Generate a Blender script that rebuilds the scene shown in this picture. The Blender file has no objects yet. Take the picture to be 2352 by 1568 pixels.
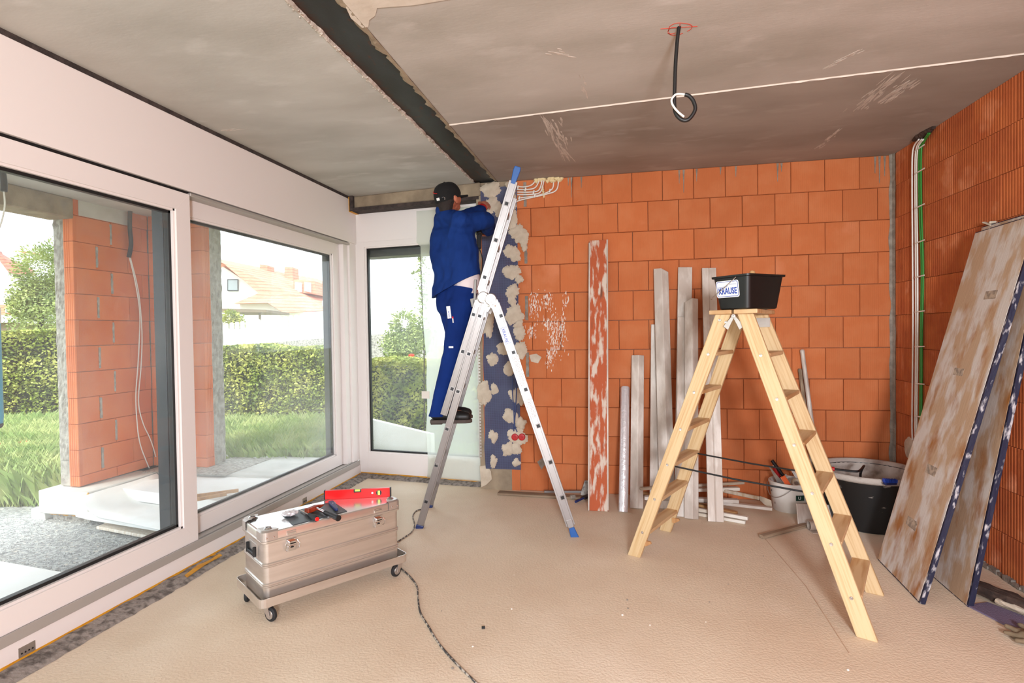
import bpy, bmesh, math, random
import numpy as np
from mathutils import Vector, Matrix, noise as mnoise
random.seed(7); rng = np.random.default_rng(7)
S = bpy.context.scene
COL = S.collection
V = Vector
# ------------------------------------------------------------------ camera
FPX, YAW, PITCH, ROLL, EYE = 1286.0, 0.19737, 0.018577, 0.015188, 1.422
_F = V((-math.sin(YAW), math.cos(YAW), 0)); _R = V((math.cos(YAW), math.sin(YAW), 0)); _U = V((0, 0, 1))
CF = math.cos(PITCH)*_F - math.sin(PITCH)*_U; _U2 = math.cos(PITCH)*_U + math.sin(PITCH)*_F
CR = math.cos(ROLL)*_R - math.sin(ROLL)*_U2; CU = math.cos(ROLL)*_U2 + math.sin(ROLL)*_R
EYEV = V((0, 0, EYE))
cd = bpy.data.cameras.new('camera'); cam = bpy.data.objects.new('camera', cd); COL.objects.link(cam)
cd.sensor_width = 36; cd.lens = FPX/2352*36; cd.clip_start = .05; cd.clip_end = 300
mw = Matrix.Identity(4)
for i in range(3):
    mw[i][0], mw[i][1], mw[i][2], mw[i][3] = CR[i], CU[i], -CF[i], EYEV[i]
cam.matrix_world = mw
S.camera = cam
# ------------------------------------------------------------------ light
S.view_settings.view_transform = 'Standard'; S.view_settings.look = 'None'
S.view_settings.gamma = 1; S.view_settings.use_curve_mapping = False
S.view_settings.exposure = 0.55
w = bpy.data.worlds.new('overcast_sky'); S.world = w; w.use_nodes = True
bg = w.node_tree.nodes['Background']; bg.inputs[0].default_value = (.90, .97, 1.06, 1); bg.inputs[1].default_value = 2.1
def area(name, loc, aim, sx, sy, power, col=(1, 1, 1), portal=False):
    l = bpy.data.lights.new(name, 'AREA'); l.shape = 'RECTANGLE'; l.size = sx; l.size_y = sy; l.energy = power; l.color = col
    o = bpy.data.objects.new(name, l); COL.objects.link(o); o.location = loc
    o.rotation_euler = (V(aim)-V(loc)).to_track_quat('-Z', 'Y').to_euler()
    if portal: l.cycles.is_portal = True
    return o
area('photo_flash', (.62, -1.7, 1.62), (.3, 5, 1.7), .5, .5, 160, (.93, .98, 1.06))
sl = bpy.data.lights.new('hazy_sun', 'SUN'); sl.energy = 3.0; sl.angle = math.radians(20); sl.color = (1, .96, .88)
so = bpy.data.objects.new('hazy_sun', sl); COL.objects.link(so); so.rotation_euler = (math.radians(38), math.radians(-14), 0)
# ------------------------------------------------------------------ helpers
def at(x, y, ax, v):
    r = CF + CR*((x-1176)/FPX) - CU*((y-784)/FPX); i = 'xyz'.index(ax)
    return EYEV + r*((v-EYEV[i])/r[i])
def atp(x, y, p, n):
    r = CF + CR*((x-1176)/FPX) - CU*((y-784)/FPX)
    return EYEV + r*((V(p)-EYEV).dot(V(n))/r.dot(V(n)))
def dep(x, y, d):
    return EYEV + d*(CF + CR*((x-1176)/FPX) - CU*((y-784)/FPX))
def lin(c):
    return tuple(((u/255)/12.92 if u/255 <= .04045 else ((u/255+.055)/1.055)**2.4) for u in c)+(1,)
WM = {}
def reg(o, parent, T):
    WM[o.name] = T
    if parent is not None:
        o.parent = parent; o.matrix_local = WM[parent.name].inverted() @ T
    else:
        o.matrix_world = T
def tag(o, label=None, cat=None, group=None, kind=None):
    if label: o['label'] = label
    if cat: o['category'] = cat
    if group: o['group'] = group
    if kind: o['kind'] = kind
    return o
def thing(name, loc, label=None, cat=None, group=None, T=None, kind=None):
    o = bpy.data.objects.new(name, None); COL.objects.link(o); o.empty_display_size = .1
    reg(o, None, T if T is not None else Matrix.Translation(V(loc)))
    return tag(o, label, cat, group, kind)
def fr(o, z, x=(1, 0, 0)):
    """frame: origin o, Z along z, X near x"""
    z = V(z).normalized(); x = V(x); x = (x - z*x.dot(z)).normalized(); y = z.cross(x)
    m = Matrix.Identity(4)
    for i in range(3): m[i][0], m[i][1], m[i][2], m[i][3] = x[i], y[i], z[i], V(o)[i]
    return m
class MB:
    def __init__(s, T=None): s.v = []; s.f = []; s.m = []; s.T = T; s.mi = 0
    def add(s, vs, fs, T=None):
        n = len(s.v)
        s.v += [tuple(T @ V(p)) if T is not None else tuple(p) for p in vs]
        s.f += [tuple(i+n for i in f) for f in fs]; s.m += [s.mi]*len(fs); return s
    def box(s, x0, x1, y0, y1, z0, z1, T=None):
        return s.add([(x0,y0,z0),(x1,y0,z0),(x1,y1,z0),(x0,y1,z0),(x0,y0,z1),(x1,y0,z1),(x1,y1,z1),(x0,y1,z1)],
            [(3,2,1,0),(4,5,6,7),(0,1,5,4),(1,2,6,5),(2,3,7,6),(3,0,4,7)], T)
    def cbox(s, c, d, T=None):
        return s.box(c[0]-d[0]/2,c[0]+d[0]/2,c[1]-d[1]/2,c[1]+d[1]/2,c[2]-d[2]/2,c[2]+d[2]/2, T)
    def bar(s, p0, p1, w, h, x=(1,0,0)):
        T = fr(p0, V(p1)-V(p0), x); L = (V(p1)-V(p0)).length
        return s.box(-w/2, w/2, -h/2, h/2, 0, L, T)
    def prism(s, poly, z0, z1, T=None):
        n = len(poly)
        return s.add([(p[0],p[1],z0) for p in poly]+[(p[0],p[1],z1) for p in poly],
            [tuple(range(n-1,-1,-1)), tuple(range(n,2*n))]+[(i,(i+1)%n,n+(i+1)%n,n+i) for i in range(n)], T)
    def cyl(s, p0, p1, r0, r1=None, n=12, cap=True):
        r1 = r0 if r1 is None else r1; T = fr(p0, V(p1)-V(p0), (1,.13,.07)); L = (V(p1)-V(p0)).length
        a = [(math.cos(2*math.pi*i/n), math.sin(2*math.pi*i/n)) for i in range(n)]
        fs = [(i,(i+1)%n,n+(i+1)%n,n+i) for i in range(n)]
        if cap: fs += [tuple(range(n-1,-1,-1)), tuple(range(n,2*n))]
        return s.add([(r0*x,r0*y,0) for x,y in a]+[(r1*x,r1*y,L) for x,y in a], fs, T)
    def lathe(s, prof, T=None, n=24, close=False):
        vs = []; fs = []; k = len(prof)
        for i in range(n):
            c, q = math.cos(2*math.pi*i/n), math.sin(2*math.pi*i/n)
            vs += [(r*c, r*q, z) for r, z in prof]
        for i in range(n):
            j = (i+1) % n
            for a in range(k-1): fs.append((i*k+a, j*k+a, j*k+a+1, i*k+a+1))
        if close == 'bottom': fs.append(tuple(i*k for i in range(n-1,-1,-1)))
        if close == 'both': fs += [tuple(i*k for i in range(n-1,-1,-1)), tuple(i*k+k-1 for i in range(n))]
        return s.add(vs, fs, T)
    def tube(s, path, r, n=8):
        P = [V(p) for p in path]; vs = []; fs = []; x = V((.31,.2,.93))
        for i, p in enumerate(P):
            d = (P[min(i+1,len(P)-1)]-P[max(i-1,0)]).normalized()
            x = (x-d*x.dot(d)).normalized(); y = d.cross(x)
            vs += [tuple(p+(x*math.cos(2*math.pi*k/n)+y*math.sin(2*math.pi*k/n))*r) for k in range(n)]
        for i in range(len(P)-1):
            for k in range(n): fs.append((i*n+k, i*n+(k+1)%n, (i+1)*n+(k+1)%n, (i+1)*n+k))
        fs += [tuple(range(n-1,-1,-1)), tuple(range((len(P)-1)*n, len(P)*n))]
        return s.add(vs, fs)
    def build(s, name, mat, parent=None, T=None, bevel=0, smooth=False, seg=1):
        """vertices are world coordinates unless T is given (then local to T)"""
        vs = s.v
        if T is None:
            if parent is not None: T = Matrix.Translation(WM[parent.name].translation)
            else:
                a = np.array(vs); T = Matrix.Translation(V(((a[:,0].min()+a[:,0].max())/2,(a[:,1].min()+a[:,1].max())/2,a[:,2].min())))
            o_ = T.translation; vs = [(p[0]-o_[0],p[1]-o_[1],p[2]-o_[2]) for p in vs]
        me = bpy.data.meshes.new(name); me.from_pydata(vs, [], s.f)
        mats = mat if isinstance(mat, (list, tuple)) else [mat]
        for m in mats: me.materials.append(m)
        if len(mats) > 1: me.polygons.foreach_set('material_index', s.m)
        bm = bmesh.new(); bm.from_mesh(me)
        bmesh.ops.recalc_face_normals(bm, faces=bm.faces)
        if bevel:
            es = [e for e in bm.edges if len(e.link_faces) == 2 and e.calc_face_angle(0) > .6]
            bmesh.ops.bevel(bm, geom=es, offset=bevel, segments=seg, affect='EDGES', profile=.5, clamp_overlap=True)
        bm.to_mesh(me); bm.free()
        if smooth:
            me.polygons.foreach_set('use_smooth', [True]*len(me.polygons))
            if smooth != 'all': me.set_sharp_from_angle(angle=.7)
        me.update()
        o = bpy.data.objects.new(name, me); COL.objects.link(o); reg(o, parent, T); return o
def inst(name, me, parent, T):
    o = bpy.data.objects.new(name, me); COL.objects.link(o); reg(o, parent, T); return o
def struct(o): o['kind'] = 'structure'; return o
def smooth_path(pts, n=8):
    P = [V(p) for p in pts]; out = []
    for i in range(len(P)-1):
        a, b, c, d = P[max(i-1,0)], P[i], P[i+1], P[min(i+2,len(P)-1)]
        for k in range(n):
            t = k/n
            out.append(.5*((2*b)+(c-a)*t+(2*a-5*b+4*c-d)*t*t+(3*b-a-3*c+d)*t**3))
    return out+[P[-1]]
def rrect(w, h, r, n=4):
    out = []
    for cx, cy, a0 in ((w/2-r,h/2-r,0),(-w/2+r,h/2-r,90),(-w/2+r,-h/2+r,180),(w/2-r,-h/2+r,270)):
        out += [(cx+r*math.cos(math.radians(a0+90*k/n)), cy+r*math.sin(math.radians(a0+90*k/n))) for k in range(n+1)]
    return out
def text_obj(name, s, mat, parent, T, size, bold=.0, depth=.0006, sx=1, fit=None):
    cu = bpy.data.curves.new(name, 'FONT'); cu.body = s; cu.size = size; cu.align_x = 'CENTER'; cu.align_y = 'CENTER'
    cu.extrude = depth; cu.offset = bold; cu.resolution_u = 3
    t = bpy.data.objects.new(name+'_c', cu); COL.objects.link(t)
    dg = bpy.context.evaluated_depsgraph_get(); me = bpy.data.meshes.new_from_object(t.evaluated_get(dg))
    bpy.data.objects.remove(t); bpy.data.curves.remove(cu)
    if fit: xs_ = [v.co.x for v in me.vertices]; sx = fit/(max(xs_)-min(xs_))
    me.transform(Matrix.Scale(sx, 4, V((1,0,0)))); me.materials.clear(); me.materials.append(mat); me.name = name
    return inst(name, me, parent, T)
# ------------------------------------------------------------------ materials
def M(name, col, rough=.6, metal=0, col2=None, scale=8, stretch=(1,1,1), lo=.35, hi=.65, bump=0, bscale=60, bstretch=None, rnd=0, spec=None, col3=None, scale3=3, lo3=.55, hi3=.7, detail=6, spin=0):
    m = bpy.data.materials.new(name); m.use_nodes = True; nt = m.node_tree; N = nt.nodes; L = nt.links
    b = N['Principled BSDF']; b.inputs['Roughness'].default_value = rough; b.inputs['Metallic'].default_value = metal
    if spec is not None: b.inputs['Specular IOR Level'].default_value = spec
    c = lin(col); tc = N.new('ShaderNodeTexCoord')
    def noise(sc, st, det=detail):
        mp = N.new('ShaderNodeMapping'); mp.inputs['Scale'].default_value = st; L.new(tc.outputs['Object'], mp.inputs[0]); mp.inputs['Rotation'].default_value = (0, 0, spin)
        if rnd:
            oi = N.new('ShaderNodeObjectInfo'); vm = N.new('ShaderNodeVectorMath'); vm.operation = 'MULTIPLY_ADD'
            L.new(oi.outputs['Random'], vm.inputs[0]); vm.inputs[1].default_value = (37, 21, 53); L.new(tc.outputs['Object'], vm.inputs[2]); L.new(vm.outputs[0], mp.inputs[0])
        n = N.new('ShaderNodeTexNoise'); n.inputs['Scale'].default_value = sc; n.inputs['Detail'].default_value = det; L.new(mp.outputs[0], n.inputs[0]); return n.outputs[0]
    out = None
    def mix(a, bb, fac_out):
        x = N.new('ShaderNodeMix'); x.data_type = 'RGBA'
        if isinstance(a, tuple): x.inputs[6].default_value = a
        else: L.new(a, x.inputs[6])
        x.inputs[7].default_value = bb; L.new(fac_out, x.inputs[0]); return x.outputs[2]
    def ramp(src, l, h):
        r = N.new('ShaderNodeMapRange'); r.inputs[1].default_value = l; r.inputs[2].default_value = h; L.new(src, r.inputs[0]); return r.outputs[0]
    out = c
    if col2: out = mix(out, lin(col2), ramp(noise(scale, stretch), lo, hi))
    if col3: out = mix(out, lin(col3), ramp(noise(scale3, stretch), lo3, hi3))
    if rnd:
        oi = N.new('ShaderNodeObjectInfo'); h = N.new('ShaderNodeHueSaturation'); r = N.new('ShaderNodeMapRange')
        r.inputs[3].default_value = 1-rnd; r.inputs[4].default_value = 1+rnd; L.new(oi.outputs['Random'], r.inputs[0]); L.new(r.outputs[0], h.inputs['Value'])
        if isinstance(out, tuple): h.inputs['Color'].default_value = out
        else: L.new(out, h.inputs['Color'])
        out = h.outputs[0]
    if isinstance(out, tuple): b.inputs['Base Color'].default_value = out
    else: L.new(out, b.inputs['Base Color'])
    if bump:
        bp = N.new('ShaderNodeBump'); bp.inputs['Strength'].default_value = bump; bp.inputs['Distance'].default_value = .01
        L.new(noise(bscale, bstretch or stretch, 4), bp.inputs['Height']); L.new(bp.outputs[0], b.inputs['Normal'])
    m['o'] = 1
    return m
def glass_mat(name, haze, tint=(.97,.99,.98), refl=1.0):  # haze mixes in a white veil for dirt and the washed-out view
    m = bpy.data.materials.new(name); m.use_nodes = True; nt = m.node_tree; N = nt.nodes; L = nt.links
    for n in list(N): N.remove(n)
    o = N.new('ShaderNodeOutputMaterial'); t = N.new('ShaderNodeBsdfTransparent'); t.inputs[0].default_value = tint+(1,)
    g = N.new('ShaderNodeBsdfGlossy'); g.inputs['Roughness'].default_value = .0; fz = N.new('ShaderNodeFresnel'); fz.inputs[0].default_value = 1.45
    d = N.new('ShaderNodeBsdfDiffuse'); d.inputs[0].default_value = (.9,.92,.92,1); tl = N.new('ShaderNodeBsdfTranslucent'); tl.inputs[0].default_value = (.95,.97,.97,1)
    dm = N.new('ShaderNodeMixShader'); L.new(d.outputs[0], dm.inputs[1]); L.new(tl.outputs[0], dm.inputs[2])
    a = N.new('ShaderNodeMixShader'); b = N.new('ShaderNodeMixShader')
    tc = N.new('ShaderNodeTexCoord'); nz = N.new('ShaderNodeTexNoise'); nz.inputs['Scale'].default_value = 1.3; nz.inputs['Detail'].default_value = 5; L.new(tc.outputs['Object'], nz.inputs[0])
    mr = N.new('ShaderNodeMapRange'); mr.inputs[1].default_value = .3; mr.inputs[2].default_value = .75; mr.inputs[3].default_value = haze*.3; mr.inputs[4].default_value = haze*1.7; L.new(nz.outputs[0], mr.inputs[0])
    ge = N.new('ShaderNodeNewGeometry'); fm = N.new('ShaderNodeMath'); fm.operation = 'SUBTRACT'; fm.use_clamp = True; L.new(fz.outputs[0], fm.inputs[0]); L.new(ge.outputs['Backfacing'], fm.inputs[1])
    L.new(mr.outputs[0], b.inputs[0]); L.new(fm.outputs[0], a.inputs[0]); L.new(t.outputs[0], a.inputs[1]); L.new(g.outputs[0], a.inputs[2])
    L.new(a.outputs[0], b.inputs[1]); L.new(dm.outputs[0], b.inputs[2]); L.new(b.outputs[0], o.inputs[0]); return m
def nodes(m): return m.node_tree.nodes, m.node_tree.links, m.node_tree.nodes['Principled BSDF']
MT = {}
MT['brick'] = M('brick_clay', (192,106,58), .85, col2=(200,120,74), scale=5, lo=.45, hi=.8, bump=.25, bscale=30, bstretch=(14,14,.6), rnd=.06, col3=(218,140,100), scale3=2.2, lo3=.62, hi3=.85)
MT['ribbed'] = M('ribbed_clay', (182,96,48), .8, col2=(166,80,38), scale=6, bump=.15, bscale=30, bstretch=(1,1,12), rnd=.08, col3=(216,140,100), scale3=4, lo3=.58, hi3=.8)
MT['outbrick'] = M('outside_clay', (204,104,52), .85, col2=(214,124,76), scale=3, bump=.2, bscale=30, bstretch=(10,10,.6), rnd=.06)
MT['mortar'] = M('mortar', (150,140,128), .95, col2=(122,112,102), scale=20, bump=.5, bscale=80)
MT['floor'] = M('screed', (224,206,182), .75, col2=(208,184,158), scale=1.6, lo=.3, hi=.8, bump=.32, bscale=85, col3=(232,216,196), scale3=.9, lo3=.5, hi3=.75, detail=9)
MT['conc'] = M('ceiling_concrete', (196,193,186), .85, col2=(174,170,162), scale=1.1, stretch=(1,2.2,1), bump=.06, bscale=14, bstretch=(2,6,1), col3=(206,203,197), scale3=3.1, lo3=.58, hi3=.8, detail=9)
MT['conc2'] = M('rough_concrete', (162,144,120), .9, col2=(134,118,98), scale=7, bump=.4, bscale=40, detail=9)
MT['edge'] = M('broken_plaster_edge', (208,198,186), .95, col2=(170,158,144), scale=28, bump=.5, bscale=70)
MT['steel'] = M('beam_steel', (66,68,68), .5, .55, col2=(48,46,44), scale=2, stretch=(3,1,1), col3=(104,52,30), scale3=9, lo3=.62, hi3=.74, bump=.05)
MT['white'] = M('white_pvc', (232,224,220), .35, spec=.4)
MT['whitep'] = M('white_panel', (234,226,222), .4, spec=.3)
MT['grey'] = M('grey_aluminium_sill', (176,170,164), .45, .3)
MT['black'] = M('black_gasket', (18,18,20), .5)
MT['anth'] = M('anthracite_profile', (30,36,44), .4, .2)
MT['tape'] = M('yellow_tape', (226,164,40), .55, col2=(204,140,28), scale=14)
MT['fleece'] = M('grey_fleece', (150,140,132), .95, col2=(96,88,82), scale=30, lo=.45, hi=.65, bump=.7, bscale=50)
MT['darkfleece'] = M('dark_fleece', (74,62,58), .95, col2=(50,42,40), scale=24, bump=.5)
MT['glass'] = glass_mat('window_glass', .06)
MT['glass2'] = glass_mat('dusty_hazy_glass', .13)  # stronger veil: dust together with the glare that bleaches the garden
MT['alu'] = M('ladder_aluminium', (152,147,144), .42, .8, col2=(142,136,133), scale=5, stretch=(1,1,.3), bump=.02, bscale=90, bstretch=(8,8,.3))
MT['alucase'] = M('case_aluminium', (220,212,204), .32, .82, col2=(206,197,188), scale=7, stretch=(.3,1,4), bump=.03, bscale=60, bstretch=(.4,10,10))
MT['alutop'] = M('case_lid_aluminium', (224,224,222), .2, .9, bump=.02, bscale=30)
MT['cast'] = M('cast_aluminium', (196,188,182), .4, .85, bump=.05)
MT['chrome'] = M('chrome', (226,226,228), .15, 1)
MT['blue'] = M('blue_plastic', (20,84,156), .4)
MT['dblue'] = M('dark_blue_plastic', (26,44,96), .45)
MT['pine'] = M('pine', (208,180,138), .5, col2=(190,154,108), scale=6, stretch=(16,16,.5), lo=.45, hi=.7, rnd=.035, bump=.04, bscale=12, bstretch=(20,20,.6), spec=.3)
MT['pine2'] = M('pine_step', (204,170,128), .5, col2=(182,138,92), scale=4, stretch=(1.2,7,.7), lo=.44, hi=.62, rnd=.05, spec=.3)
MT['sblack'] = M('black_bucket_plastic', (9,9,10), .42)
MT['sticker'] = M('white_sticker', (236,234,232), .4)
MT['sblue'] = M('sticker_blue', (22,62,160), .4)
MT['red'] = M('red_enamel', (228,16,18), .3)
MT['redp'] = M('red_plastic', (176,20,24), .4)
MT['vial'] = M('vial_liquid', (214,232,110), .15)
MT['rubber'] = M('rubber', (30,30,32), .7)
MT['mat'] = M('dark_mat', (62,68,70), .45)
MT['foil'] = M('silver_foil', (226,222,224), .3, .45, bump=.5, bscale=40)
MT['orange'] = M('orange_plastic', (226,96,38), .5)
MT['wood'] = M('weathered_wood', (158,136,112), .85, col2=(116,94,74), scale=5, stretch=(14,14,.6), bump=.2, bscale=12, bstretch=(18,18,.6), rnd=.1)
MT['lath'] = M('dusty_lath', (196,184,168), .85, col2=(160,132,100), scale=4, stretch=(6,6,.7), rnd=.1, bump=.15)
MT['wwood'] = M('white_lath', (226,220,210), .8, col2=(206,190,170), scale=6, stretch=(8,8,.5))
MT['ostrip'] = M('raw_timber', (198,152,100), .8, col2=(168,120,76), scale=4, stretch=(10,10,.5), rnd=.08)
MT['dustal'] = M('plaster_stained_aluminium', (190,176,164), .6, .2, col2=(214,204,194), scale=9, stretch=(1.5,1.5,.5), lo=.46, hi=.62, bump=.15, bscale=40, col3=(166,152,140), scale3=4, lo3=.52, hi3=.75, rnd=.05)
MT['splank'] = M('plaster_splashed_orange_board', (176,84,46), .8, col2=(206,188,172), scale=15, stretch=(1.8,1,.45), lo=.5, hi=.6, bump=.3, bscale=30, col3=(118,74,54), scale3=11, lo3=.62, hi3=.72, detail=9)
MT['ply'] = M('formwork_plywood', (186,156,128), .72, col2=(208,198,190), scale=9, stretch=(1.4,1,.6), lo=.46, hi=.6, col3=(160,104,52), scale3=6.5, lo3=.54, hi3=.7, bump=.12, bscale=20, bstretch=(5,5,.5), detail=10, rnd=.04)
MT['navy'] = M('navy_edge_paint', (13,15,46), .6, col2=(180,174,176), scale=42, stretch=(1,1,.35), lo=.56, hi=.66, bump=.3, bscale=40)
MT['inkgrey'] = M('faded_stamp_ink', (128,112,100), .8, col2=(180,162,144), scale=40, lo=.4, hi=.6)
MT['plaster'] = M('gypsum_plaster', (204,190,170), .95, col2=(186,170,150), scale=14, bump=.4, bscale=40)
MT['smear'] = M('white_smear', (226,214,202), .95)
MT['cable_w'] = M('white_cable', (226,220,212), .5)
MT['cable_g'] = M('green_cable', (44,128,44), .5)
MT['cable_k'] = M('black_cable', (22,20,20), .45)
MT['cable_d'] = M('dusty_rubber_cable', (62,58,56), .8, col2=(176,164,150), scale=60, lo=.48, hi=.56)
MT['foam'] = M('mounting_foam', (226,206,160), .95, bump=.6, bscale=50)
MT['ofoam'] = M('orange_foam', (222,164,80), .95, bump=.6, bscale=50)
MT['jacket'] = M('royal_blue_workwear', (24,52,114), .85, col2=(18,42,98), scale=6, bump=.6, bscale=7, bstretch=(1.6,1.6,.8), spec=.1)
MT['trouser'] = M('royal_blue_trouser_cloth', (20,46,110), .85, col2=(15,37,94), scale=5, bump=.5, bscale=9, spec=.1)
MT['skin'] = M('skin', (186,116,88), .55, col2=(172,98,74), scale=12)
MT['hair'] = M('dark_hair', (34,24,20), .8, bump=.5, bscale=120)
MT['cap'] = M('black_cap_cloth', (7,7,8), .9, bump=.1, bscale=160)
MT['boot'] = M('black_leather', (20,19,19), .5, bump=.1)
MT['sole'] = M('brown_rubber_sole', (74,62,56), .75)
MT['shirt'] = M('white_tee_shirt', (222,206,206), .85)
MT['film'] = None
MT['pail'] = M('white_pail_plastic', (222,216,208), .45, col2=(206,196,184), scale=5)
MT['tub'] = M('black_tub_plastic', (12,11,11), .45, col2=(170,158,148), scale=11, stretch=(1,1,2.2), lo=.63, hi=.72)
MT['tubrim'] = M('plaster_crusted_rim', (178,166,156), .85, col2=(120,106,98), scale=9, lo=.54, hi=.72, bump=.4)
MT['bark'] = M('dark_bark', (76,56,46), .95, col2=(48,34,28), scale=14, stretch=(1,6,1), bump=.9, bscale=20)
MT['purple'] = M('purple_woven_mat', (112,98,122), .95, bump=.6, bscale=160)
MT['glove'] = M('work_glove_cloth', (128,108,84), .95, col2=(100,84,64), scale=10, bump=.5, bscale=30)
MT['tool'] = M('tool_steel', (150,146,142), .4, .7, col2=(180,168,156), scale=14)
MT['rusty'] = M('rusty_hammer_steel', (106,48,32), .5, .3, col2=(188,66,30), scale=14)
MT['gravel'] = M('gravel', (176,178,176), .95, col2=(134,136,136), scale=34, lo=.42, hi=.58, bump=1, bscale=34, col3=(196,190,180), scale3=26, lo3=.6, hi3=.68)
MT['soil'] = M('garden_soil', (150,146,96), .95, col2=(120,130,70), scale=2, bump=.6, bscale=18)
MT['leaf'] = M('hedge_leaf', (146,162,60), .6, col2=(206,204,110), scale=2.6, lo=.42, hi=.65, col3=(72,98,30), scale3=4, lo3=.5, hi3=.68)  # pale and dark tones put highlights and shaded gaps into the leaf colour
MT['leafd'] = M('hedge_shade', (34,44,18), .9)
MT['grass'] = M('grass_blade', (138,164,86), .7, col2=(188,196,128), scale=3, lo=.4, hi=.65)
MT['tree'] = M('tree_leaf', (134,152,78), .6, col2=(176,184,110), scale=1.2, lo=.4, hi=.65, col3=(90,112,60), scale3=2, lo3=.5, hi3=.7)
MT['poppy'] = M('poppy_red', (224,52,30), .7)
MT['rooft'] = M('clay_roof_tile', (226,158,130), .85, col2=(214,140,112), scale=3)
MT['roofb'] = M('brown_roof_tile', (176,120,104), .85, col2=(160,104,90), scale=3)
MT['render'] = M('white_render', (238,238,234), .9)
MT['xps'] = M('white_insulation_board', (240,240,238), .85, col2=(232,230,226), scale=4)
MT['stonew'] = M('pebble_concrete', (176,172,164), .95, col2=(128,124,118), scale=30, lo=.45, hi=.6, bump=.6, bscale=40)
MT['brownw'] = M('brown_timber', (128,112,92), .85)
MT['windowp'] = M('dark_pane', (150,160,164), .1)
MT['teal'] = M('teal_plastic_sack', (70,160,190), .5)
def _ribs():
    m = MT['steel']; return m
MT['dgreen'] = M('dark_green_print', (16,52,40), .5)
MT['stamp'] = M('faded_stamp', (142,126,112), .8, col2=(186,166,146), scale=38, lo=.42, hi=.58)
MT['mark'] = M('red_pencil', (196,74,56), .9)
MT['gravel2'] = M('gravel_stone', (200,202,200), .9, col2=(132,134,136), scale=45, lo=.42, hi=.58)
MT['conc3'] = M('smooth_concrete', (210,208,202), .85, col2=(188,186,180), scale=4)
MT['mortar2'] = M('rough_mortar', (172,168,158), .95, col2=(136,132,124), scale=22, bump=.7, bscale=60)
MT['joint'] = M('screed_joint', (178,146,118), .9, col2=(196,166,140), scale=10)
MT['patch'] = M('skim_patch', (214,202,188), .95, col2=(200,186,170), scale=9, bump=.2, bscale=30)
MT['concb'] = M('ceiling_concrete_b', (188,180,172), .85, col2=(166,158,148), scale=1.1, stretch=(1,2.2,1), bump=.06, bscale=14, bstretch=(2,6,1), col3=(198,191,184), scale3=3.1, lo3=.58, hi3=.8, detail=9)  # a step darker than the left slab, partly for the ceiling's fading light
MT['concc'] = M('ceiling_concrete_c', (164,152,142), .85, col2=(142,130,120), scale=1.1, stretch=(1,2.2,1), bump=.06, bscale=14, bstretch=(2,6,1), col3=(174,163,154), scale3=3.1, lo3=.58, hi3=.8, detail=9)  # darkest slab: own tone plus the light falloff at the back right
# ------------------------------------------------------------------ special materials
def wave_bump(m, scale, direction, strength, dist=.004, profile='SIN'):
    N, L, b = nodes(m); tc = N.new('ShaderNodeTexCoord'); wv = N.new('ShaderNodeTexWave'); wv.bands_direction = direction; wv.wave_profile = profile
    wv.inputs['Scale'].default_value = scale; wv.inputs['Distortion'].default_value = .15; L.new(tc.outputs['Object'], wv.inputs[0])
    bp = N.new('ShaderNodeBump'); bp.inputs['Strength'].default_value = strength; bp.inputs['Distance'].default_value = dist
    L.new(wv.outputs[1], bp.inputs['Height'])
    if b.inputs['Normal'].links: L.new(b.inputs['Normal'].links[0].from_socket, bp.inputs['Normal'])
    L.new(bp.outputs[0], b.inputs['Normal'])
wave_bump(MT['brick'], 21, 'X', .25, .002)
def wave_lines(m, scale, dark):
    N, L, b = nodes(m); tc = N.new('ShaderNodeTexCoord'); wv = N.new('ShaderNodeTexWave'); wv.bands_direction = 'Z'; wv.wave_profile = 'SAW'; wv.inputs['Scale'].default_value = scale; L.new(tc.outputs['Object'], wv.inputs[0])
    r = N.new('ShaderNodeMapRange'); r.inputs[1].default_value = .72; r.inputs[2].default_value = 1; L.new(wv.outputs[1], r.inputs[0])
    mx = N.new('ShaderNodeMix'); mx.data_type = 'RGBA'; mx.inputs[7].default_value = lin(dark); L.new(b.inputs['Base Color'].links[0].from_socket, mx.inputs[6]); L.new(r.outputs[0], mx.inputs[0]); L.new(mx.outputs[2], b.inputs['Base Color'])
wave_lines(MT['rooft'], 2.3, (168,86,62)); wave_lines(MT['roofb'], 1.7, (112,66,54))
def rusty_flange(m):
    """rust creeping in from both flange edges in brush-like streaks"""
    N, L, b = nodes(m); tc = N.new('ShaderNodeTexCoord'); sp = N.new('ShaderNodeSeparateXYZ'); L.new(tc.outputs['Generated'], sp.inputs[0])
    a0 = N.new('ShaderNodeMath'); a0.operation = 'MULTIPLY_ADD'; a0.inputs[1].default_value = .255; a0.inputs[2].default_value = -.1275; L.new(sp.outputs[0], a0.inputs[0])
    a = N.new('ShaderNodeMath'); a.operation = 'ABSOLUTE'; L.new(a0.outputs[0], a.inputs[0])
    mp = N.new('ShaderNodeMapping'); mp.inputs['Scale'].default_value = (5, 60, 1); L.new(tc.outputs['Object'], mp.inputs[0]); n = N.new('ShaderNodeTexNoise'); n.inputs['Scale'].default_value = 1; n.inputs['Detail'].default_value = 5; L.new(mp.outputs[0], n.inputs[0])
    k = N.new('ShaderNodeMath'); k.operation = 'MULTIPLY_ADD'; L.new(n.outputs[0], k.inputs[0]); k.inputs[1].default_value = .12; L.new(a.outputs[0], k.inputs[2])
    r = N.new('ShaderNodeMapRange'); r.inputs[1].default_value = .12; r.inputs[2].default_value = .165; L.new(k.outputs[0], r.inputs[0])
    mx = N.new('ShaderNodeMix'); mx.data_type = 'RGBA'; mx.inputs[7].default_value = lin((70,42,30)); L.new(b.inputs['Base Color'].links[0].from_socket, mx.inputs[6]); L.new(r.outputs[0], mx.inputs[0]); L.new(mx.outputs[2], b.inputs['Base Color'])
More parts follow.
